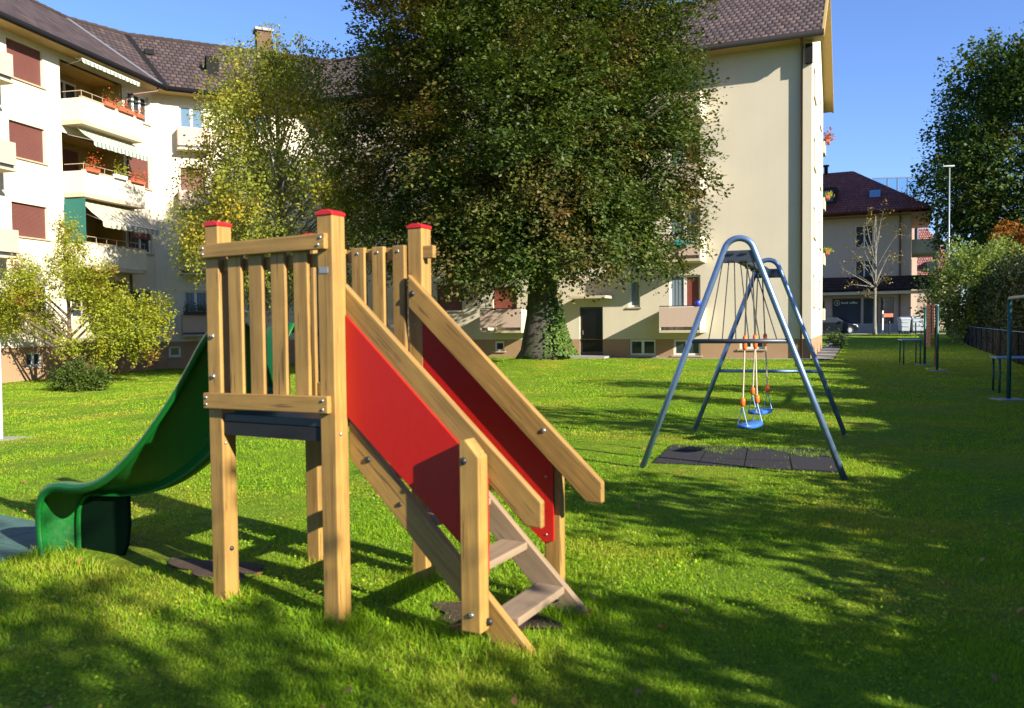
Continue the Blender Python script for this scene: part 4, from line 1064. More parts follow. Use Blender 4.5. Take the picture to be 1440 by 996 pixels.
# balconies at the far left edge
for k in range(1, 4):
    z = 0.98+2.88*k; t1 = -1.42
    bo = MB(F1).box(t1-2.6, t1, 0.003, 1.2, z+0.10, z+0.85).build('balcony', MAT['pink'], left, bevel=0.008)
    MB(F1).box(t1-2.6, t1+0.02, 0.004, 1.22, z-0.10, z-0.02).build('slab', MAT['slab'], bo)
    MB(F1).box(t1-2.55, t1-0.05, 0.10, 1.14, z-0.018, z+0.098).build('railing', MAT['steel_dark'], bo)
# ground-floor ledge between plinth and wall (string course)
MB(F1).box(-16, 7.3, 0.003, 0.05, 0.78, 0.84).build('string_course', MAT['slab'], left)
# awnings (striped cloth with scalloped valance) on stretch 1
def awning(F, t0, t1, n0, z0, n1, z1, mat, val=0.22, name='awning'):
    mb = MB(F); mb.uv = []
    K = 24
    for i in range(K+1):
        t = t0+(t1-t0)*i/K
        for (n, z) in ((n0, z0), ((n0+n1)/2, (z0+z1)/2-0.05), (n1, z1), (n1+0.02, z1-val*(0.78+0.22*abs(math.sin(i*1.31))))):
            mb.v.append((t, n, z)); mb.uv.append((t, z))
    for i in range(K):
        for k in range(3):
            a = i*4+k; mb.f.append((a, a+1, a+5, a+4))
    ob = mb.build(name, mat, left, recalc=False)
    s = ob.modifiers.new('Solidify', 'SOLIDIFY'); s.thickness = 0.008
    MB(F).tube([(t0, n1, z1), (t1, n1, z1)], 0.025, 6).build('front_bar', MAT['white'], ob)
    am = MB(F)
    for t in (t0+0.1, t1-0.1): am.tube([(t, 0.05, z0-0.25), (t, n1, z1)], 0.018, 6)
    am.build('arm', MAT['bolt'], ob)
awning(F1, LOG[0]+0.15, LOG[1], 0.45, 11.60, 0.85, 11.50, MAT['awn'], 0.16)
awning(F1, LOG[0]+0.15, LOG[1], 0.5, 9.0, 1.25, 8.45, MAT['awn'], 0.22)
awning(F1, LOG[0]+0.15, LOG[1], 0.6, 6.25, 1.55, 5.45, MAT['awn2'], 0.25)
MB(F1).box(LOG[0]+0.02, LOG[0]+0.05, -0.6, 0.9, 4.7, 6.3).build('side_blind', MAT['awn_green'], left)
mb = MB(F1); mb.tube([(LOG[1]+0.16, 0.08, 9.9), (LOG[1]+0.16, 0.08, 10.9), (LOG[1]+0.26, 0.2, 11.15), (LOG[1]+1.35, OVER-0.05, 11.55), (LOG[1]+1.35, OVER, 11.75)], 0.05, 8); mb.tube([(LOG[1]+0.16, 0.08, 0), (LOG[1]+0.16, 0.08, 9.9)], 0.05, 8)
mb.build('drainpipe', MAT['pipe'], left, smooth=True)
# ---------------- stretch 2 and 3
wall_grid(F2, 0, 0.45, 0.8, EAVE+0.3, [], name='wall', mat=MAT['cream_sunlit'], parent=left)
wall_grid(F2, 0, 0.45, -0.8, 0.8, [], name='plinth', mat=MAT['plinth'], parent=left)
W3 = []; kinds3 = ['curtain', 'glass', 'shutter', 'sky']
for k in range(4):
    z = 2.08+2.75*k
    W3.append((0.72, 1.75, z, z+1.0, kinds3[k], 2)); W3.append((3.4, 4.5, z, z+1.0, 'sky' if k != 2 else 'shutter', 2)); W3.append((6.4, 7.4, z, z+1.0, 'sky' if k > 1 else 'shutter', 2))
cel3 = [(-0.55+0.6, 0.55, 0.12, 0.58, 1)]
wall_grid(F3, 0, L3, 0.8, EAVE+0.3, [q_[:4] for q_ in W3], name='wall', mat=MAT['cream_sunlit'], parent=left)
wall_grid(F3, 0, L3, -0.8, 0.8, [c[:4] for c in cel3], name='plinth', mat=MAT['plinth'], parent=left)
for a, b, c, d, kind, n in W3: window(F3, left, a, b, c, d, kind, n)
for a, b, c, d, n in cel3: window(F3, left, a, b, c, d, 'glass', n, 0.08)
for k in range(4):
    z = 1.10+2.75*k
    bo = MB(F3).box(0.60, 1.85, 0.003, 0.55, z+0.10, z+0.90).build('balcony', MAT['pink'], left, bevel=0.008)
    MB(F3).box(0.58, 1.87, 0.004, 0.57, z-0.08, z+0.0).build('slab', MAT['slab'], bo)
    MB(F3).box(0.64, 1.81, 0.08, 0.50, z+0.002, z+0.098).build('railing', MAT['steel_dark'], bo)

# flower boxes (things that hang on the balconies)
def flower_box(F, t0, t1, n, z, label, mat='terracotta', plants='lf_flower', count=140, spread=0.12, up=0.16, size=0.075):
    c = F @ Vector(((t0+t1)/2, n, z))
    o = thing('flower_box', label, 'flower box', c, 'flower boxes on the balconies')
    m = MB(F)
    m.add([(t0+.02, n-.06, z), (t1-.02, n-.06, z), (t1-.02, n+.06, z), (t0+.02, n+.06, z), (t0, n-.085, z+.15), (t1, n-.085, z+.15), (t1, n+.085, z+.15), (t0, n+.085, z+.15)],
          [(3, 2, 1, 0), (4, 5, 6, 7), (0, 1, 5, 4), (1, 2, 6, 5), (2, 3, 7, 6), (3, 0, 4, 7)])
    m.build('box', MAT[mat], o, bevel=0.006)
    Pn = np.stack([t0+(t1-t0)*RNG.random(count), n+RNG.normal(size=count)*spread, z+0.15+np.abs(RNG.normal(size=count))*up-0.06*RNG.random(count)], 1)
    Pw = np.array([tuple(F @ Vector(p)) for p in Pn])
    leaves('plants', Pw, RNG.normal(size=(count, 3)), size, MAT[plants], o)
flower_box(F1, 3.15, 3.75, 0.98, 10.02, 'terracotta flower box left of two on the top floor balcony rail under the white awning')
flower_box(F1, 3.95, 4.85, 0.98, 10.02, 'long terracotta flower box in the middle of the top floor balcony rail')
flower_box(F1, 5.02, 5.45, 0.98, 10.02, 'short terracotta flower box at the right end of the top floor balcony rail', count=70)
flower_box(F1, 2.10, 2.75, 0.98, 7.32, 'flower box full of red blooms at the left corner of the second floor balcony', count=220, up=0.2)
flower_box(F1, 3.6, 4.3, 0.98, 7.32, 'white flower box with tall grassy plants on the second floor balcony', 'white', 'lf_small', 160, 0.1, 0.35)
flower_box(F1, 4.6, 5.4, 0.98, 7.32, 'flower box with red and orange blooms at the right end of the second floor balcony', count=220, up=0.2)
flower_box(F3, 0.65, 1.80, 0.62, 1.98, 'dark green trailing window box on the lowest balcony left of the slide tower', 'dark', 'lf_bush', 420, 0.2, 0.22)
for k, txt in ((1, 'small ochre flower box low on the rear corner of the blank walled block'), (2, 'small ochre flower box midway up the rear corner of the blank walled block'), (3, 'flower box with bright red geraniums high on the rear corner of the blank walled block')):
    flower_box(FB, DEP+0.1, DEP+0.9, 0.22, 2.02+2.72*k-0.05, txt, 'terracotta', 'lf_flower' if k == 3 else 'lf_small', 200 if k == 3 else 130, 0.12, 0.25 if k == 3 else 0.1, 0.11)
# turquoise laundry tub and blue pot on the balconies
c = FA @ Vector((4.55, 1.25, 4.60))
tb = MB(FA)
for i in range(3): tb.prism_yz([(1.30, 4.36+0.09*i), (1.42, 4.36+0.09*i), (1.44, 4.43+0.09*i), (1.29, 4.43+0.09*i)], 4.2+0.06*i, 4.85-0.04*i)
tag(tb.build('planter', MAT['turquoise'], None, c, bevel=0.01), 'turquoise plastic planter hooked on the balcony rail above the entrance level', 'planter')
c = FA @ Vector((3.95, 1.15, 2.04))
bp = MB(FA); bp.tube([(3.97, 1.18, 2.04), (3.97, 1.18, 2.10), (3.97, 1.18, 2.22), (3.97, 1.18, 2.24)], [0.09, 0.11, 0.12, 0.10], 14)
tag(bp.build('bucket', MAT['bluepot'], None, c, smooth=True), 'small bright blue bucket on the right corner of the lowest balcony', 'bucket')

# ------------------------------------------------------------------ trees near the blocks
bz = gzf(*BEECH)
beech = thing('beech_tree', 'huge dark green beech with bronze leaf tips and ivy on its thick trunk', 'tree', (BEECH[0], BEECH[1], bz))
bl = ell_lobes((0.35, 26.6, 9.3), 5.75, 5.6, 6.9, 74, 0.95, 1.75, scale=0.78, jit=0.17)
bl = [(0.35+(q_[0]-0.35)*(1-max(0, q_[2]-9)*0.045)*(0.93 if q_[0] > 0.35 else 1), q_[1], q_[2], q_[3]) for q_ in bl if q_[2] > 3.3] + [(4.5, 26, 5.3, 1.2), (4.6, 26.2, 7.0, 1.3), (4.6, 26, 8.6, 1.3), (4.3, 26, 10.2, 1.3), (3.8, 26, 11.8, 1.25), (4.9, 24.9, 6.2, 1.1), (4.7, 24.6, 8.0, 1.2), (-4.2, 25.8, 4.6, 1.25), (-3.0, 24.8, 4.0, 0.9), (3.6, 24.6, 4.0, 1.0), (4.7, 25.6, 4.2, 1.0), (0.5, 23.4, 4.2, 1.3), (2.1, 23.6, 3.9, 1.2), (-1.4, 23.6, 3.8, 1.2)]
tree_trunk('trunk', (BEECH[0], BEECH[1], bz), 12.5, 0.52, MAT['bark_beech'], beech, bl, 0.24, 1.75, lr=0.42, n=18, max_limbs=70)
Pn, Nv = sprays(bl, 9000, 36, 1.05, 0.2, 0.05, (0.55, 1.06))
core = ell_lobes((0.35, 26.6, 9.3), 4.0, 4.0, 5.2, 26, 1.5, 2.0, scale=0.7)
P2, N2 = sprays(core, 1500, 22, 1.1, 0.5, 0.1, (0.2, 1.0), 0)
leaves('crown', np.concatenate([Pn, P2]), np.concatenate([Nv, N2]), 0.125, MAT['lf_beech'], beech, aspect=0.62)
# ivy climbing the trunk on its right
ni = 1500
th = RNG.normal(-0.55, 0.36, ni); zz = np.abs(RNG.normal(0, 0.9, ni)); rr = 0.60*(1+0.9*np.exp(-zz/0.7))*(1-0.04*zz)+RNG.random(ni)*0.10
Pi = np.stack([BEECH[0]+rr*np.cos(th), BEECH[1]+rr*np.sin(th), bz+zz], 1)
leaves('ivy', Pi, np.stack([np.cos(th), np.sin(th), th*0+0.3], 1), 0.10, MAT['lf_ivy'], beech)

bx, by = -7.9, 28.0; b0 = gzf(bx, by)
birch = thing('birch_tree', 'loose yellowing birch standing before the bend of the block', 'tree', (bx, by, b0))
bb = []
for i in range(46):
    h = 3.0+7.2*((i+0.5)/46); t = (h-3.0)/7.2
    rad = 3.0*math.sin(math.pi*min(1, 0.20+0.72*t))**0.8*random.uniform(0.45, 1.0)
    a = i*2.4+random.uniform(-0.4, 0.4)
    bb.append((bx+0.1+rad*math.cos(a), by+rad*math.sin(a), h+random.uniform(-0.3, 0.3), random.uniform(0.5, 0.95)))
bb += [(bx-0.1, by, 11.6, 0.22), (bx, by, 11.0, 0.35), (bx+1.9, by, 10.8, 0.25), (bx-1.7, by, 10.6, 0.3), (bx-1.0, by, 10.9, 0.2), (bx+2.4, by-0.3, 9.6, 0.5), (bx-2.9, by, 5.2, 0.7), (bx-3.1, by, 4.0, 0.55), (bx-2.4, by, 6.8, 0.7), (bx+2.4, by, 6.5, 0.7)]
tree_trunk('trunk', (bx, by, b0), 10.0, 0.20, MAT['bark_birch'], birch, bb, 0.22, 1.5, lr=0.32, extra=2)
Pn, Nv = sprays(bb, 2700, 22, 0.75, 0.5, 0.75, (0.3, 1.25), 0.3, 0.5)
leaves('crown', Pn, Nv, 0.098, MAT['lf_birch'], birch, aspect=0.75, jitter=0.8)

lx, ly = -14.6, 27.0; l0 = gzf(lx, ly)
lt = thing('small_tree', 'small spreading yellow green tree with a reddish top beside the left block', 'tree', (lx, ly, l0))
ll = []
for (dx, dy, h, r) in ((-1.6, 0, 2.7, .6), (-2.2, .3, 2.2, .5), (-1.0, -.5, 3.2, .6), (-.2, .3, 3.8, .55), (.5, -.3, 3.3, .6), (.1, 0, 4.5, .4), (-.1, 0.2, 5.2, .28), (1.2, .2, 2.7, .6), (1.9, -.2, 2.2, .65), (2.5, 0, 1.8, .6), (2.7, .2, 2.4, .5),
                       (1.5, -.4, 1.6, .55), (.8, .4, 2.2, .5), (-.9, .4, 2.0, .4), (2.1, .5, 1.2, .4), (-1.4, -.2, 3.7, .4), (1.0, .1, 3.6, .4), (-2.8, 0, 2.8, .45), (.2, -.4, 1.3, .35), (1.0, 0, .85, .35)):
    ll.append((lx+dx, ly+dy, l0+h, r))
tree_trunk('trunk', (lx, ly, l0), 3.6, 0.12, MAT['bark'], lt, ll, 0.2, 1.5, lr=0.55, extra=3)
Pn, Nv = sprays(ll, 2100, 14, 0.42, 0.5, 0.1, (0.25, 1.25), 0.2, 0.6)
leaves('crown', Pn, Nv, 0.085, MAT['lf_small'], lt, aspect=0.6, jitter=0.6)
ux, uy = -12.75, 24.0; u0 = gzf(ux, uy)
bs = thing('bush', 'low round bush with dark and yellow leaves at the foot of the small tree', 'bush', (ux, uy, u0))
bl2 = [(ux+dx, uy+dy, u0+h, r) for dx, dy, h, r in ((0, 0, .38, .38), (-.45, 0, .3, .32), (.4, .1, .3, .34), (.1, -.25, .25, .3), (-.2, .1, .55, .25), (.65, 0, .2, .22))]
MB().tube([(ux, uy, u0-.05), (ux, uy, u0+.35)], [.05, .02], 6).build('stem', MAT['bark'], bs)
Pn, Nv = sprays(bl2, 420, 12, 0.26, 0.5, -0.3, (0.4, 1.2), 0.3)
leaves('foliage', Pn, Nv, 0.075, MAT['lf_bush'], bs, jitter=0.6)

# ------------------------------------------------------------------ right hand side
# fence line
FE0 = Vector((3.87, 0.0, 0)); fd = ax(25.2)
FFE = frame(FE0, 25.2, 115.2)
fen = thing('garden_fence', 'low dark netted wire fence along the right edge of the lawn', 'fence', FE0)
net = MB(FFE); s = 6.0
while s < 70:
    a = FFE @ Vector((s, 0, 0)); b = FFE @ Vector((s+2, 0, 0))
    net.add([(s, 0, gzf(a.x, a.y)-0.03), (s+2, 0, gzf(b.x, b.y)-0.03), (s+2, 0, gzf(b.x, b.y)+1.0), (s, 0, gzf(a.x, a.y)+1.0)], [(0, 1, 2, 3)]); s += 2
net.build('netting', MAT['netting'], fen, recalc=False)
s = 6.0
while s <= 70:
    a = FFE @ Vector((s, 0, 0)); g = gzf(a.x, a.y)
    MB(FFE).tube([(s, -0.03, g-0.1), (s, -0.03, g+1.06)], 0.02, 8).build('post', MAT['gutter'], fen); s += 2.5
rl = MB(FFE); rl.tube([(6, -0.03, 1.02), (44, -0.03, 1.03), (70, -0.03, 1.29)], 0.012, 6); rl.build('top_wire', MAT['galv'], fen)

def hedge(label, s0, s1, o0, h0, h1, wd, n, size, mat):
    c = FFE @ Vector((s0, o0, 0))
    hd = thing('hedge', label, 'hedge', (c.x, c.y, gzf(c.x, c.y)))
    S = s0+(s1-s0)*RNG.random(n)
    hh = h0+(h1-h0)*(S-s0)/(s1-s0)
    bump = 1+0.10*np.sin(S*1.9)+0.07*np.sin(S*4.3+1)
    a = RNG.random(n)*math.pi*1.0
    shell = 0.72+0.33*RNG.random(n)
    o_ = o0+wd*(1+0.2*np.sin(S*2.7))*shell*np.cos(a)
    z_ = hh*bump*(0.45+0.55*shell*np.sin(a))
    low = RNG.random(n) < 0.45
    z_ = np.where(low, hh*0.55*RNG.random(n), z_); o_ = np.where(low, o0+np.sign(np.cos(a))*wd*(0.75+0.3*RNG.random(n)), o_)
    W = np.array(FFE)
    Pl = np.stack([S, o_, z_, np.ones(n)], 1)@W.T
    Pl[:, 2] += gz(Pl[:, 0], Pl[:, 1])
    Nl = np.stack([fd.y*np.sign(np.cos(a)), -fd.x*np.sign(np.cos(a)), 0.6+0*a], 1)
    leaves('foliage', Pl[:, :3], Nl, size, MAT[mat], hd, jitter=0.7)
    st_ = MB()
    k = s0+0.4
    while k < s1:
        p = FFE @ Vector((k, o0, 0)); g = gzf(p.x, p.y); hk = (h0+(h1-h0)*(k-s0)/(s1-s0))
        st_.tube([(p.x, p.y, g-.05), (p.x+.1, p.y, g+hk*.5), (p.x, p.y+.1, g+hk*.8)], [.05, .035, .01], 5)
        k += 0.8
    st_.build('stems', MAT['bark'], hd)
    # dense twiggy heart of the hedge
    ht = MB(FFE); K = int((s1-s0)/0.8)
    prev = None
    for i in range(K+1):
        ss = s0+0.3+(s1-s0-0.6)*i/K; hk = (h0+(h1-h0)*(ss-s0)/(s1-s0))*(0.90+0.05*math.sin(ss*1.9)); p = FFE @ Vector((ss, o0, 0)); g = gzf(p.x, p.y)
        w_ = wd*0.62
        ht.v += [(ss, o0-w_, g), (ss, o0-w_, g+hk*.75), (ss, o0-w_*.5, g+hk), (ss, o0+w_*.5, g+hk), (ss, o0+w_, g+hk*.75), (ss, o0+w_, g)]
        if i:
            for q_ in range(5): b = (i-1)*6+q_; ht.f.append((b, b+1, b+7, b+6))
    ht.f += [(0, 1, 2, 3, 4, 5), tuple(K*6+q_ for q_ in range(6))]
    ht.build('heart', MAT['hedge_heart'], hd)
    return hd
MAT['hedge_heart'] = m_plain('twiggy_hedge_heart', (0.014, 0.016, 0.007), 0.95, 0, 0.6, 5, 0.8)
hedge('tall dark clipped hedge behind the fence on the right', 24, 58, 1.5, 3.4, 4.3, 1.05, 60000, 0.15, 'lf_hedge')
hedge('lower stretch of dark hedge beside the near lawn', -8, 24, 1.35, 1.95, 3.2, 0.8, 34000, 0.14, 'lf_hedge')

def simple_tree(name, label, x, y, c, rx, ry, rz, n, rmin, rmax, ns, per, ln, size, mat, bark, th, tr, cull=0.5, zmin=-0.9, cat='tree', group=None):
    z0 = gzf(x, y)
    o = thing(name, label, cat, (x, y, z0), group)
    lb = ell_lobes(c, rx, ry, rz, n, rmin, rmax, zmin, 0.78, 0.14)
    tree_trunk('trunk', (x, y, z0), th, tr, MAT[bark], o, lb, 0.25, 1.5, lr=0.4, max_limbs=40)
    Pn, Nv = sprays(lb, ns, per, ln, 0.4, 0.15, (0.35, 1.12), cull)
    leaves('crown', Pn, Nv, size, MAT[mat], o, aspect=0.7, jitter=0.5)
    return o
simple_tree('lime_tree', 'big dark leafy tree rising beyond the hedge at the right edge, behind the lamp post', 44.2, 68.0, (44.4, 68.0, 14.2), 8.9, 8.0, 11.2, 64, 1.6, 2.9, 4200, 26, 2.1, 0.30, 'lf_tree', 'bark', 18, 0.6, zmin=-0.95)
simple_tree('shrub', 'bright pale green shrub spilling over behind the fence below the big tree', 26.9, 46.0, (26.6, 46.0, 3.0), 3.0, 2.6, 2.7, 24, 0.6, 1.1, 1000, 18, 0.9, 0.16, 'lf_light', 'bark', 3.5, 0.1, cat='shrub')
simple_tree('orange_tree', 'small tree with orange autumn leaves at the right edge above the hedge', 34.6, 55, (34.9, 55, 5.6), 2.6, 2.2, 2.2, 16, 0.6, 1.1, 420, 18, 0.9, 0.2, 'lf_orange', 'bark', 4.5, 0.12)
# sapling by the street
sx, sy = 29.3, 66.0; s0 = 0.29
sp = thing('sapling', 'thin pale trunked street tree with few leaves before the shop', 'tree', (sx, sy, s0))
lbs = [(sx+random.uniform(-3.8, 2.6)*(1-abs(h-5.5)/7), sy+random.uniform(-1.5, 1.5), h, 0.5) for h in np.linspace(4.0, 10.2, 22)]
tree_trunk('trunk', (sx, sy, s0), 9.6, 0.15, MAT['bark_pale'], sp, lbs, 0.4, 1.3, lr=0.4, extra=3)
Pn, Nv = sprays(lbs, 75, 8, 0.8, 0.5, 0.1, (0.4, 1.3), 0)
leaves('crown', Pn, Nv, 0.17, MAT['lf_brown'], sp, jitter=0.8)
# plants at the far corner of the gable
px_, py_ = pg(12.6, 0.55); cp = thing('potted_shrub', 'low dark shrub growing by the footpath past the blank walled block', 'shrub', (px_, py_, gzf(px_, py_)))
Pn, Nv = sprays([(px_, py_, gzf(px_, py_)+0.4, 0.35), (px_+.3, py_+.5, gzf(px_, py_)+0.3, 0.3)], 90, 12, 0.4, 0.5, -0.2, (0.3, 1.1), 0)
leaves('foliage', Pn, Nv, 0.1, MAT['lf_bush'], cp, jitter=0.7); MB().tube([(px_, py_, gzf(px_, py_)-.05), (px_, py_, gzf(px_, py_)+.5)], [.04, .015], 6).build('stem', MAT['bark'], cp)

# carpet beating bars with racks
def pipe_bar(label, a, b, h, padlabel=None):
    g = gzf(*a)
    o = thing('carpet_bar', label, 'carpet bar', (a[0], a[1], g), 'carpet beating bars by the fence')
    for p in (a, b):
        MB().tube([(p[0], p[1], g-.1), (p[0], p[1], g+h)], 0.036, 12).build('post', MAT['teal'], o, smooth=True)
        MB().box(p[0]-.24, p[0]+.24, p[1]-.2, p[1]+.2, g-.05, g+.03).build('footing', MAT['concrete'], o, bevel=0.01)
    MB().tube([(a[0], a[1], g+h), (b[0], b[1], g+h)], 0.032, 12).build('bar', MAT['lamp'], o, smooth=True)
    return o
pipe_bar('green carpet bar nearest the camera at the right edge, with nothing hung on it', (8.78, 14.43), (7.62, 11.45), 1.80)
pipe_bar('green carpet bar farther off by the fence with a red rug hung over it', (11.84, 22.75), (12.98, 25.7), 1.82)
def rack(label, cx, cy, az, lx_, ly_, h):
    g = gzf(cx, cy); F = frame((cx, cy, g), az, az+90)
    o = thing('rack_table', label, 'table', (cx, cy, g), 'rack tables beside the carpet bars')
    MB(F).box(-lx_/2, lx_/2, -ly_/2, ly_/2, h-0.035, h).build('tabletop', MAT['table_top'], o, bevel=0.01)
    for i in (-1, 1):
        for j in (-1, 1):
            MB(F).tube([(i*(lx_/2-.06), j*(ly_/2-.06), -.05), (i*(lx_/2-.06), j*(ly_/2-.06), h-.036)], 0.022, 8).build('leg', MAT['teal'], o, smooth=True)
rack('blue green steel rack table with thin legs behind the nearest carpet bar', 10.3, 15.75, 110, 1.8, 0.7, 0.70)
rack('small dark rack table beside the carpet bar with the rug', 12.95, 26.6, 20, 1.3, 0.6, 0.80)
# rug hung over the far bar
t_ = NT('patterned_rug'); bb_ = t_.bsdf((0.3, 0.03, 0.02), 0.9, 0, 0.1); uvn = t_.n('ShaderNodeTexCoord').outputs['UV']
br = t_.n('ShaderNodeTexBrick'); t_.l(uvn, br.inputs['Vector']); br.inputs['Color1'].default_value = (0.42, 0.03, 0.02, 1); br.inputs['Color2'].default_value = (0.28, 0.02, 0.015, 1); br.inputs['Mortar'].default_value = (0.62, 0.52, 0.42, 1)
br.inputs['Scale'].default_value = 5; br.inputs['Mortar Size'].default_value = 0.035; t_.l(br.outputs['Color'], bb_.inputs['Base Color']); MAT['rug'] = t_.done(bb_)
fr_ = (Vector((12.98, 25.7, 0))-Vector((11.84, 22.75, 0))).normalized(); azr = math.degrees(math.atan2(fr_.x, fr_.y))
FR = frame((11.84, 22.75, 0), azr, azr+90)
rg = thing('rug', 'red patterned rug hanging over the farther carpet bar', 'rug', (11.84, 22.75, 1.8))
def hang(t0, t1, zl, name, mat, side, off):
    mb = MB(FR); mb.uv = []
    K, J = 10, 8
    for i in range(K+1):
        t = t0+(t1-t0)*i/K
        for j in range(J+1):
            z = 1.86-(1.86-zl)*j/J
            n = side*(off+0.02*math.sin(t*9+j*.6)*j/J); mb.v.append((t, n, z)); mb.uv.append((t*1.2, z*1.2))
        mb.v.append((t, 0, 1.862)); mb.uv.append((t*1.2, 2.3))
    st_ = J+2
    for i in range(K):
        for j in range(J): a = i*st_+j; mb.f.append((a, a+1, a+1+st_, a+st_))
        a = i*st_; mb.f.append((a, a+st_, a+st_+J+1, a+J+1))
    ob = mb.build(name, MAT[mat], rg, recalc=False); s_ = ob.modifiers.new('Solidify', 'SOLIDIFY'); s_.thickness = 0.012; s_.offset = 0
hang(0.25, 2.25, 1.0, 'rug_front', 'rug', -1, 0.05); hang(0.9, 1.9, 0.62, 'rug_back', 'rug', -1, 0.075); hang(0.6, 1.25, 0.12, 'runner', 'rug_red', 1, 0.06)

# white post at the left edge
gp = gzf(-7.62, 12.1); wp = thing('clothes_post', 'white steel clothes post on a concrete footing at the left edge', 'clothes post', (-7.62, 12.1, gp))
MB().tube([(-7.62, 12.1, gp-.1), (-7.62, 12.1, gp+1.45)], 0.045, 12).build('post', MAT['white'], wp, smooth=True)
MB().tube([(-7.62, 12.1, gp+1.45), (-9.6, 11.2, gp+1.45)], 0.03, 10).build('bar', MAT['white'], wp, smooth=True)
MB().box(-7.8, -7.0, 11.95, 12.35, gp-.06, gp+.02).build('footing', MAT['concrete'], wp, bevel=0.01)

# ------------------------------------------------------------------ shop building beyond the street
SC = (35.6, 73.0, 0.28)
FS_ = frame(SC, 296, 206); FSR = frame(SC, 26, 116)
shop = thing('shop_building', 'shaded house with a hipped red tile roof and dark shop windows across the street', 'house', SC)
Z0 = 0.0
sh_win = [(3.1, 4.6, 7.75, 9.75), (3.1, 4.6, 4.6, 6.6)]
sh_shop = [(1.35, 6.6, 0.75, 3.2), (7.2, 8.6, 0.2, 3.0)]
wall_grid(FS_, 0, 14, Z0-.3, 11.2, sh_win+sh_shop, 0.25, 'wall', MAT['grey_wall'], shop)
wall_grid(FSR, 0, 11, Z0-.3, 11.2, [], 0.25, 'wall', MAT['grey_wall'], shop)
for a, b, c, d in sh_win: window(FS_, shop, a, b, c, d, 'glass', 2, 0.15)
window(FS_, shop, 4.05, 6.6, 0.75, 3.2, 'glass', 1, 0.15, False, 'shop_frame'); window(FS_, shop, 1.35, 3.95, 0.75, 3.2, 'glass', 2, 0.15, False, 'shop_frame')
window(FS_, shop, 7.2, 8.6, 0.2, 3.0, 'glass', 1, 0.15, False, 'shop_frame')
MB(FS_).box(0.0, 14, 0.01, 0.06, 0.0, 0.72).build('plinth', MAT['concrete'], shop)
# emblem ring and lettering line in the shop window (too far off to read)
sg = MB(FS_)
rng_ = [(6.15+0.24*math.cos(2*math.pi*i/18), -0.13, 2.75+0.24*math.sin(2*math.pi*i/18)) for i in range(19)]
sg.tube(rng_, 0.025, 5); sg.box(6.06, 6.10, -0.14, -0.12, 2.62, 2.88); sg.tube([(6.10, -0.13, 2.75), (6.24, -0.13, 2.87)], 0.02, 5); sg.tube([(6.10, -0.13, 2.75), (6.24, -0.13, 2.63)], 0.02, 5)
for i, hh in enumerate((.2, .12, .12, .12, .18, 0, .12, .12, .2, .2, .12, .12)):
    if hh: sg.box(5.72-i*0.115-.04, 5.72-i*0.115+.04, -0.14, -0.12, 2.66, 2.66+hh)
sg.build('lettering', MAT['white'], shop)
# canopy roof over the shop front
cr = MB(FS_); cr.uv = []
for p in ((-1.9, 1.7, 3.75), (14, 1.7, 3.75), (14, 0.02, 5.0), (-1.9, 0.02, 5.0)): cr.v.append(p); cr.uv.append((p[0], (1.7-p[1])*1.2))
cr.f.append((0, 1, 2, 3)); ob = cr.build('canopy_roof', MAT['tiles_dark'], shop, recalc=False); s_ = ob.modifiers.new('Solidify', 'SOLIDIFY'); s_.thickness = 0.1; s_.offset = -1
MB(FS_).box(-1.95, 14, 1.62, 1.72, 3.42, 3.68).build('fascia', MAT['slab'], shop); MB(FS_).box(-1.9, 14, 0.02, 1.62, 3.44, 3.50).build('soffit', MAT['soffit'], shop)
MB(FS_).tube([(0.9, 0.12, 0), (0.9, 0.12, 11.0)], 0.07, 8).build('drainpipe', MAT['pipe'], shop)
# hipped roof
ov = 1.6
def S_(t, n, z): return tuple(FS_ @ Vector((t, n, z)))
hr = MB(); hr.uv = []
eA, eB = S_(-ov, ov, 10.7), S_(16, ov, 10.7); rA, rB = S_(5.2, -5.5, 15.5), S_(16, -5.5, 15.5); kA, kB = S_(-ov, -12.6, 10.7), S_(16, -12.6, 10.7)
roof_strip(hr, eA, eB, rA, rB); roof_strip(hr, kB, kA, rB, rA)
b_ = len(hr.v)
for p, uvv in ((kA, (0, 0)), (eA, (14.2, 0)), (rA, (7.1, 8.3))): hr.v.append(p); hr.uv.append(uvv)
hr.f.append((b_, b_+1, b_+2))
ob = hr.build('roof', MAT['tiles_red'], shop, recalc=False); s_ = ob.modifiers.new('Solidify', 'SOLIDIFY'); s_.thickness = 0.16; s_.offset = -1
MB(FS_).box(-ov+.1, 16, -12.4, ov-.1, 10.46, 10.5).build('soffit', MAT['purlin'], shop)
MB(FS_).box(2.55, 3.45, -1.35, -0.5, 12.3, 12.95).build('skylight', MAT['skyglass'], shop)
dm = MB(FS_).box(6.2, 8.2, -2.6, 0.2, 11.8, 13.4).build('dormer', MAT['tiles_dark'], shop); MB(FS_).box(6.5, 7.9, 0.2, 0.24, 12.1, 13.1).build('pane', MAT['glass'], dm)
MB(FS_).tube([(7.6, -5.3, 15.3), (7.6, -5.3, 16.2), (7.6, -5.3, 16.25), (7.6, -5.3, 16.4)], [.18, .18, .3, .3], 8).build('chimney', MAT['gutter'], shop)
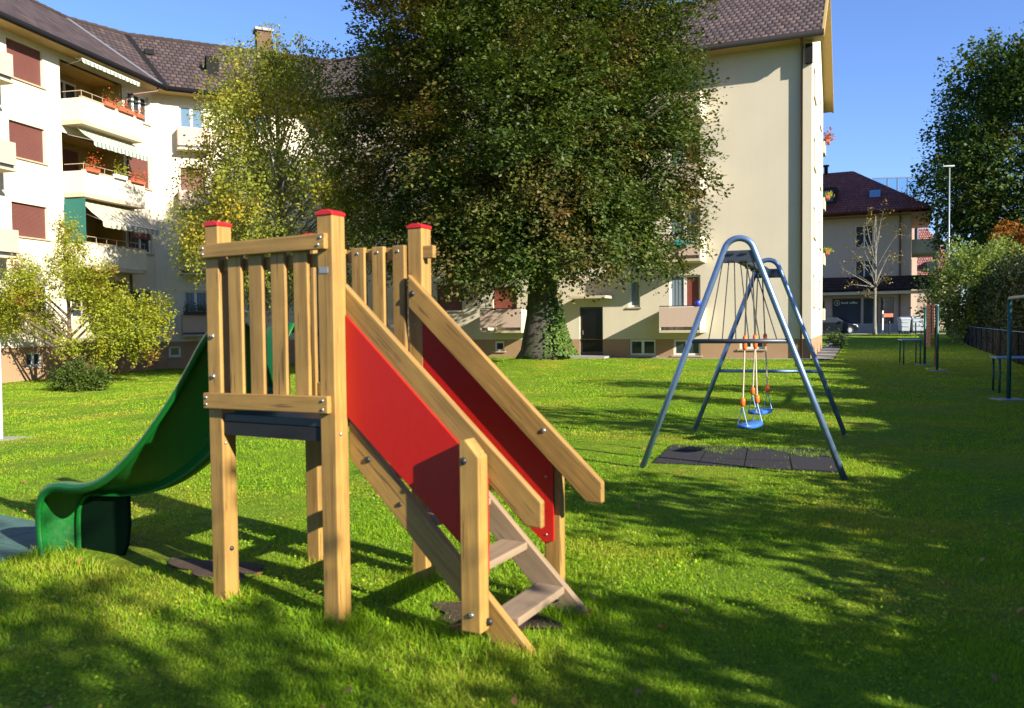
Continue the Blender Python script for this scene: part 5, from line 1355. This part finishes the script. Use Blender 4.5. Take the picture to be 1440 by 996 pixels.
# balconies of the sunny right side
for z in (4.3, 7.15):
    bo = MB(FSR).box(0.6, 5.2, 0.02, 2.3, z-.15, z).build('balcony', MAT['slab'], shop)
    if z > 5:
        MB(FSR).box(0.6, 5.2, 2.2, 2.3, z+.003, z+1.15).build('parapet', MAT['purlin_pale'] if 'purlin_pale' in MAT else MAT['soffit'], bo); MB(FSR).box(0.6, 0.7, 0.02, 2.2, z+.003, z+1.15).build('parapet', MAT['cream'], bo)
    MB(FSR).box(0.65, 0.9, 1.9, 2.15, z-2.6 if z < 5 else z-2.7, z-.153).build('pillar', MAT['cream'], shop)
MB(FSR).box(0.65, 0.9, 1.9, 2.15, 8.35, 10.45).build('pillar', MAT['cream'], shop)
for k in range(2): MB(FSR).box(1.2, 4.0, 0.01, 0.05, 4.4+2.85*k, 6.6+2.85*k).build('window', MAT['glass'], shop)
flower_box(FSR, 0.8, 3.0, 2.2, 8.32, 'row of plants on the sunny balcony of the house across the street', 'terracotta', 'lf_flower', 260, 0.2, 0.3, 0.16)
# glass roof terrace
gt_ = thing('glass_pavilion', 'small blue glass roof pavilion showing above the red tile roof', 'pavilion', (39.8, 86, 0.2))
FG = frame((39.2, 85.5, 0.2), 96, 186)
fr = MB(FG)
for t in (0, 1.0, 2.0, 3.0): fr.box(t-.06, t+.06, -.06, .06, 9.5, 15.9)
fr.box(-1.5, 3.4, -.08, .1, 15.9, 16.0); fr.box(-1.5, 3.06, -.06, .06, 13.0, 13.1)
fr.build('frame', MAT['pav'], gt_)
MB(FG).box(-1.5, 3.35, -.02, .02, 13.1, 15.85).build('pane', MAT['skyglass'], gt_)
MB(FG).box(-2, 3.0, -4, -.1, 0, 13.0).build('base_wall', MAT['grey_wall'], gt_); MB(FG).box(3.3, 3.34, -3, -.1, 13.6, 15.9).build('pane', MAT['skyglass'], gt_)
# far house with a faded red roof
fhz = thing('house', 'distant house with a large faded red tile roof left of the lamp post', 'house', (49, 96, .2))
FH = frame((51.6, 94.5, .2), 290, 200)
fh = MB(); fh.uv = []
def G_(t, n, z): return tuple(FH @ Vector((t, n, z)))
roof_strip(fh, G_(-1, .8, 5.6), G_(12, .8, 5.6), G_(2.6, -6, 12.4), G_(12, -6, 12.4)); roof_strip(fh, G_(12, -13, 5.6), G_(-1, -13, 5.6), G_(12, -6, 12.4), G_(2.6, -6, 12.4))
b_ = len(fh.v)
for p, uvv in ((G_(-1, -13, 5.6), (0, 0)), (G_(-1, .8, 5.6), (13.8, 0)), (G_(2.6, -6, 12.4), (6.9, 7.6))): fh.v.append(p); fh.uv.append(uvv)
fh.f.append((b_, b_+1, b_+2))
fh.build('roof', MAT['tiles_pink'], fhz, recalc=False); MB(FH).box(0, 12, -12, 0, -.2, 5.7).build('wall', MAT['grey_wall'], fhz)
MB(FH).box(2.2, 3.3, -1.5, -.2, 6.9, 8.0).build('dormer', MAT['glass'], fhz)
# lamp post
lp = thing('lamp_post', 'tall thin grey lamp post rising in front of the big right tree', 'lamp post', (32.0, 60, .25))
MB().tube([(32.0, 60, .1), (32.0, 60, 5), (32.0, 60, 12.5)], [.09, .065, .045], 10).build('pole', MAT['lamp'], lp, smooth=True)
MB().prism([(31.45, 12.5), (32.3, 12.5), (32.3, 12.62), (31.45, 12.58)], 59.85, 60.15).build('lamp_head', MAT['lamp'], lp, bevel=.02)

# parked car (nose to the right), seen past the corner of the block
cx, cy = 28.7, 68.3
FC = frame((cx, cy, .30), 276, 186)      # t runs from nose backwards
car = thing('parked_car', 'dark hatchback parked on the street, half hidden by the block corner', 'car', (cx, cy, .3))
prof_ = [(0.02, .30), (0.0, .55), (0.12, .72), (0.95, .92), (1.75, 1.38), (2.3, 1.47), (3.2, 1.45), (3.85, 1.0), (3.98, .8), (3.98, .35), (3.7, .25), (0.3, .22)]
body = MB(FC).prism(prof_, -0.84, 0.84).build('body', MAT['carpaint'], car, bevel=0.06, smooth=False)
MB(FC).prism([(1.22, .95), (1.82, 1.34), (2.3, 1.41), (3.1, 1.39), (3.5, 1.0), (3.4, .95)], 0.80, 0.853).build('side_window', MAT['glass'], car)
MB(FC).add([(1.08, -.7, 1.005), (1.08, .7, 1.005), (1.70, .62, 1.362), (1.70, -.62, 1.362)], [(0, 1, 2, 3)]).build('windscreen', MAT['glass'], car)
for t in (0.72, 3.2):
    for s in (-1, 1):
        wl = MB(FC).tube([(t, s*.66, .31), (t, s*.86, .31)], .31, 18).build('wheel', MAT['black'], car)
        MB(FC).tube([(t, s*.80, .31), (t, s*.875, .31)], .19, 12).build('rim', MAT['bin'], wl)
for s in (-1, 1): MB(FC).prism([(.03, .60), (.10, .74), (.45, .82), (.35, .66)], s*.62-.2, s*.62+.2).build('headlight', MAT['white'], car, bevel=.02)
MB(FC).box(1.35, 1.6, .86, 1.0, .92, 1.06).build('mirror', MAT['carpaint'], car, bevel=.03)

# waste containers, bollards
def container(label, x, y, w_, h_, mt):
    o = thing('waste_container', label, 'waste container', (x, y, .31), 'waste containers at the street')
    F = frame((x, y, .31), 98, 188)
    MB(F).add([(0.06, -.45, .2), (w_-.06, -.45, .2), (w_-.06, .45, .2), (.06, .45, .2), (0, -.5, h_), (w_, -.5, h_), (w_, .5, h_), (0, .5, h_)], [(3, 2, 1, 0), (4, 5, 6, 7), (0, 1, 5, 4), (1, 2, 6, 5), (2, 3, 7, 6), (3, 0, 4, 7)]).build('body', MAT[mt], o, bevel=.03)
    ld_ = MB(F); K = 8
    poly = [(-.55, h_+.003)]+[(-.55*math.cos(math.pi*i/K), h_+.02+.2*math.sin(math.pi*i/K)) for i in range(K+1)]+[(.55, h_+.003)]
    ld_.prism_yz(poly, -.03, w_+.03); ld_.build('lid', MAT[mt], o)
    for t in (.15, w_-.15):
        for n in (-.35, .35): MB(F).tube([(t-.03, n, .1), (t+.03, n, .1)], .1, 10).build('wheel', MAT['black'], o)
    rb_ = MB(F)
    for z in (.5, .8): rb_.box(.1, w_-.1, .46, .53, h_*z, h_*z+.05)
    rb_.build('rib', MAT[mt], o)
container('narrower grey waste container standing left of its wider neighbour', 31.35, 66.2, .72, 1.12, 'bin')
container('wide grey waste container standing right of the narrower one', 32.2, 66.1, 1.3, 1.2, 'bin')
def bollard(label, x, y, h):
    o = thing('bollard', label, 'bollard', (x, y, .28), 'bollards along the far edge of the lawn')
    MB().tube([(x, y, .2), (x, y, .28+h-.1), (x, y, .28+h-.02), (x, y, .28+h)], [.055, .055, .05, .02], 10).build('post', MAT['steel_dark'], o, smooth=True)
    MB().tube([(x, y, .28+h*.7), (x, y, .28+h*.78)], .058, 10).build('band', MAT['gutter'], o)
bollard('dark bollard at the lawn edge just right of the sapling', 30.0, 65.0, 1.05); bollard('dark bollard before the waste containers', 31.9, 64.6, .95)
mb_ = MB(); mb_.box(30.85, 30.95, 68.1, 68.2, .3, 2.2); sgn = thing('street_barrier', 'small red and white barrier board left of the waste containers', 'barrier', (31, 68, .3))
mb_.build('post', MAT['white'], sgn); MB().box(30.9, 31.7, 68.0, 68.06, 1.65, 1.95).build('board', MAT['terracotta'], sgn)

# ------------------------------------------------------------------ trees outside the frame that shade the lawn
def shade_tree(label, p, ht, hw, n_leaf, z0=1.2, back=6.0, elong=1.0):
    """slim garden tree beyond the hedge; p = offset of its shadow band across the sun direction"""
    y = -(p+0.695*back)/1.046; x = back+0.47*y
    g = gzf(x, y)
    o = thing('garden_tree', label, 'tree', (x, y, g), 'garden trees beyond the right hedge')
    lb = []
    K = max(3, int((ht-z0)/0.55))
    for i in range(K):
        t = (i+0.5)/K
        w_ = hw*(0.55+0.75*math.sin(math.pi*min(1, 0.15+0.8*t)))*random.uniform(0.7, 1.05)
        for s_ in (-1, 1):
            lb.append((x+s_*(0.695*w_*0.5)+random.uniform(-.3, .3)*hw, y+s_*(0.719*w_*0.5)+random.uniform(-.3, .3)*hw, g+z0+(ht-z0)*t, w_*random.uniform(0.45, 0.75)))
    tree_trunk('trunk', (x, y, g), ht*0.8, 0.09, MAT['bark'], o, lb, 0.25, 1.4, lr=0.4, max_limbs=16)
    Pn, Nv = sprays(lb, n_leaf//14, 14, 0.6, 0.4, 0.1, (0.2, 1.15), 0.0)
    leaves('crown', Pn, Nv, 0.13, MAT['lf_tree'], o, aspect=0.7, jitter=0.6)
shade_tree('broad leafy garden tree behind the photographer beyond the hedge', 0.45, 6.0, 1.95, 30000, 1.0, 6.4)
shade_tree('short slim garden tree beyond the hedge, nearest behind the photographer', -3.3, 3.3, 0.42, 2200)
shade_tree('low slim garden tree between the broad one and the short one beyond the hedge', -2.15, 3.2, 0.6, 3600)
shade_tree('slim garden tree beyond the hedge beside the wooden ladder', -5.6, 4.6, 0.58, 3600)
shade_tree('taller garden tree beyond the hedge level with the swings', -10.2, 5.9, 0.95, 5600)
shade_tree('narrow garden tree beyond the hedge past the swings', -13.4, 4.9, 0.35, 2000, 2.4)
shade_tree('bushy garden tree beyond the hedge near the first carpet bar', -16.2, 5.6, 1.0, 5600)

simple_tree('garden_tree', 'very tall tree beyond the right hedge, shading the house across the street', 52.0, 59.0, (52.0, 59.0, 18.0), 5.5, 5.0, 12.0, 44, 1.5, 2.4, 1900, 20, 1.7, 0.34, 'lf_tree', 'bark', 20, 0.5, 0.3, group='garden trees beyond the right hedge')

# ------------------------------------------------------------------ grass
def grass_field():
    VS = []; TR = []; QD = []
    tot = 0
    def region(r0, r1, dens, w_, tri_only, hmul=1.0):
        nonlocal tot
        amin, amax = R(-37), R(37)
        n = int(dens*(r1*r1-r0*r0)*0.5*(amax-amin))
        r = np.sqrt(r0*r0+(r1*r1-r0*r0)*RNG.random(n)); a = amin+(amax-amin)*RNG.random(n)
        x = r*np.sin(a); y = r*np.cos(a)
        # clumpiness
        cl = 0.5+0.5*np.sin(x*5.1+2.2*np.sin(y*3.7))*np.sin(y*6.3+1.9*np.sin(x*4.1))
        keep = RNG.random(n) < 0.55+0.45*cl
        # keep off the mats, soil and buildings
        iu = (x-B0[0])*U.x+(y-B0[1])*U.y; iv = (x-B0[0])*V.x+(y-B0[1])*V.y
        keep &= ~((iu > -4.14) & (iu < -2.62) & (iv > -0.36) & (iv < 0.64))
        for sxx, syy, _, rx, ry in SOILS:
            du = ((x-sxx)*U.x+(y-syy)*U.y)/rx; dv = ((x-sxx)*V.x+(y-syy)*V.y)/ry
            keep &= ~(RNG.random(n) < np.clip(1.25-1.05*(du*du+dv*dv), 0, 0.96))
        keep &= ~((iu > -2.47) & (iu < -1.68) & (iv > 0.16) & (iv < 0.66))
        p = [np.array(q_) for q_ in mc]
        ins = np.ones(n, bool)
        for k in range(4):
            e = p[(k+1) % 4]-p[k]; ins &= (e[0]*(y-p[k][1])-e[1]*(x-p[k][0])) > 0
        e0 = np.array(mc[3])-np.array(mc[0]); bb_ = ((x-mc[0][0])*e0[0]+(y-mc[0][1])*e0[1])/(e0@e0)
        keep &= ~(ins & (RNG.random(n) < np.where(bb_+0.16*np.sin(x*6.3)+0.08*np.sin(x*17) > 0.74, 0.12, 0.985)))
        na = ax(203); keep &= ((x-CA[0])*na.x+(y-CA[1])*na.y > 0.35) | (((x-CA[0])*ax(113).x+(y-CA[1])*ax(113).y) > 0.85)
        n1 = ax(102.3); keep &= ((x-P1[0])*n1.x+(y-P1[1])*n1.y > 0.1)
        n3 = ax(154); keep &= ((x-Q2[0])*n3.x+(y-Q2[1])*n3.y > 0.1)
        x, y, cl, iu, iv, r = x[keep], y[keep], cl[keep], iu[keep], iv[keep], r[keep]
        n = len(x)
        # taller tufts where the mower cannot reach
        tall = np.zeros(n)
        for (pu, pv) in ((-0.81, .05), (-.05, .05), (-.03, .77), (-.81, .77), (.74, .04), (.79, .77), (.95, .12), (.95, .66), (-2.5, .12), (-2.5, .4), (-2.2, .1), (.5, .1)):
            tall = np.maximum(tall, np.exp(-((iu-pu)**2+(iv-pv)**2)/0.035))
        h = (0.013+0.014*RNG.random(n)+0.009*cl)*hmul+0.085*tall*RNG.random(n)
        p_ = [np.array(q_) for q_ in mc]; onm = np.ones(n, bool)
        for k in range(4):
            e = p_[(k+1) % 4]-p_[k]; onm &= (e[0]*(y-p_[k][1])-e[1]*(x-p_[k][0])) > 0
        h = np.where(onm, h*1.9, h)
        az = RNG.random(n)*2*math.pi; ln = h*(0.25+0.75*RNG.random(n))
        dx, dy = np.cos(az)*ln, np.sin(az)*ln
        fa = RNG.random(n)*2*math.pi; wx, wy = np.cos(fa)*w_*0.5, np.sin(fa)*w_*0.5
        z = gz(x, y)-0.004
        b0 = np.stack([x-wx, y-wy, z], 1); b1 = np.stack([x+wx, y+wy, z], 1)
        tp = np.stack([x+dx, y+dy, z+h*0.92], 1)
        base = tot
        if tri_only:
            v = np.stack([b0, b1, tp], 1).reshape(-1, 3); VS.append(v)
            TR.append(base+np.arange(n*3).reshape(n, 3)); tot += n*3
        else:
            m0 = np.stack([x-wx*.75+dx*.35, y-wy*.75+dy*.35, z+h*.58], 1); m1 = np.stack([x+wx*.75+dx*.35, y+wy*.75+dy*.35, z+h*.58], 1)
            v = np.stack([b0, b1, m1, m0, tp], 1).reshape(-1, 3); VS.append(v)
            i5 = base+np.arange(n)*5
            QD.append(np.stack([i5, i5+1, i5+2, i5+3], 1)); TR.append(np.stack([i5+3, i5+2, i5+4], 1)); tot += n*5
    region(2.2, 4.2, 11000, 0.0032, False)
    region(4.2, 6.5, 6500, 0.0042, False)
    region(6.5, 10, 3200, 0.0070, True)
    region(10, 17, 1200, 0.012, True)
    region(17, 30, 300, 0.026, True, 1.1)
    region(30, 66, 60, 0.05, True, 1.2)
    # clover leaflets and small broad-leaved weeds between the blades
    n = 30000
    r = np.sqrt(2.2**2+(8.0**2-2.2**2)*RNG.random(n)**1.5); a = R(-36)+R(72)*RNG.random(n)
    x = r*np.sin(a); y = r*np.cos(a)
    pt = np.sin(x*2.3+1.1*np.sin(y*1.9))*np.sin(y*2.7+1.4*np.sin(x*1.6))+0.4*RNG.normal(size=n)
    iu = (x-B0[0])*U.x+(y-B0[1])*U.y; iv = (x-B0[0])*V.x+(y-B0[1])*V.y
    k = (pt > 0.15) & ~((iu > -4.14) & (iu < -1.0) & (iv > -0.36) & (iv < 0.8)) & ~((np.abs(x-2.5) < 1.2) & (np.abs(y-8.6) < 1))
    x, y, r = x[k], y[k], r[k]; n = len(x)
    P_ = np.stack([x, y, gz(x, y)+0.012+0.022*RNG.random(n)], 1)
    Nn_ = np.tile([0, 0, 1.0], (n, 1))+RNG.normal(size=(n, 3))*0.45; Nn_ /= np.linalg.norm(Nn_, axis=1, keepdims=True)
    a_ = RNG.normal(size=(n, 3)); a_ -= Nn_*np.sum(a_*Nn_, axis=1, keepdims=True); a_ /= np.linalg.norm(a_, axis=1, keepdims=True); b_ = np.cross(Nn_, a_)
    sz = (0.0045+0.005*RNG.random((n, 1)))*(0.8+0.1*r[:, None])
    v = np.stack([P_-a_*sz, P_-b_*sz*.8, P_+a_*sz, P_+b_*sz*.8], 1).reshape(-1, 3)
    VS.append(v); QD.append(tot+np.arange(n*4).reshape(n, 4)); tot += n*4
    o = mesh_np('grass', np.concatenate(VS), np.concatenate(QD), MAT['grass'], tris=np.concatenate(TR))
    tag(o, kind='stuff')
grass_field()
# fallen leaves and clover heads
n = 170
r = 2.6+14*RNG.random(n)**1.3; a = R(-34)+R(68)*RNG.random(n)
x = r*np.sin(a); y = r*np.cos(a)
Pf = np.stack([x, y, gz(x, y)+0.035+0.01*RNG.random(n)], 1)
fl = leaves('fallen_leaves', Pf, np.tile([0, 0, 1.0], (n, 1)), 0.042, MAT['lf_fallen'], jitter=0.3)
tag(fl, kind='stuff')
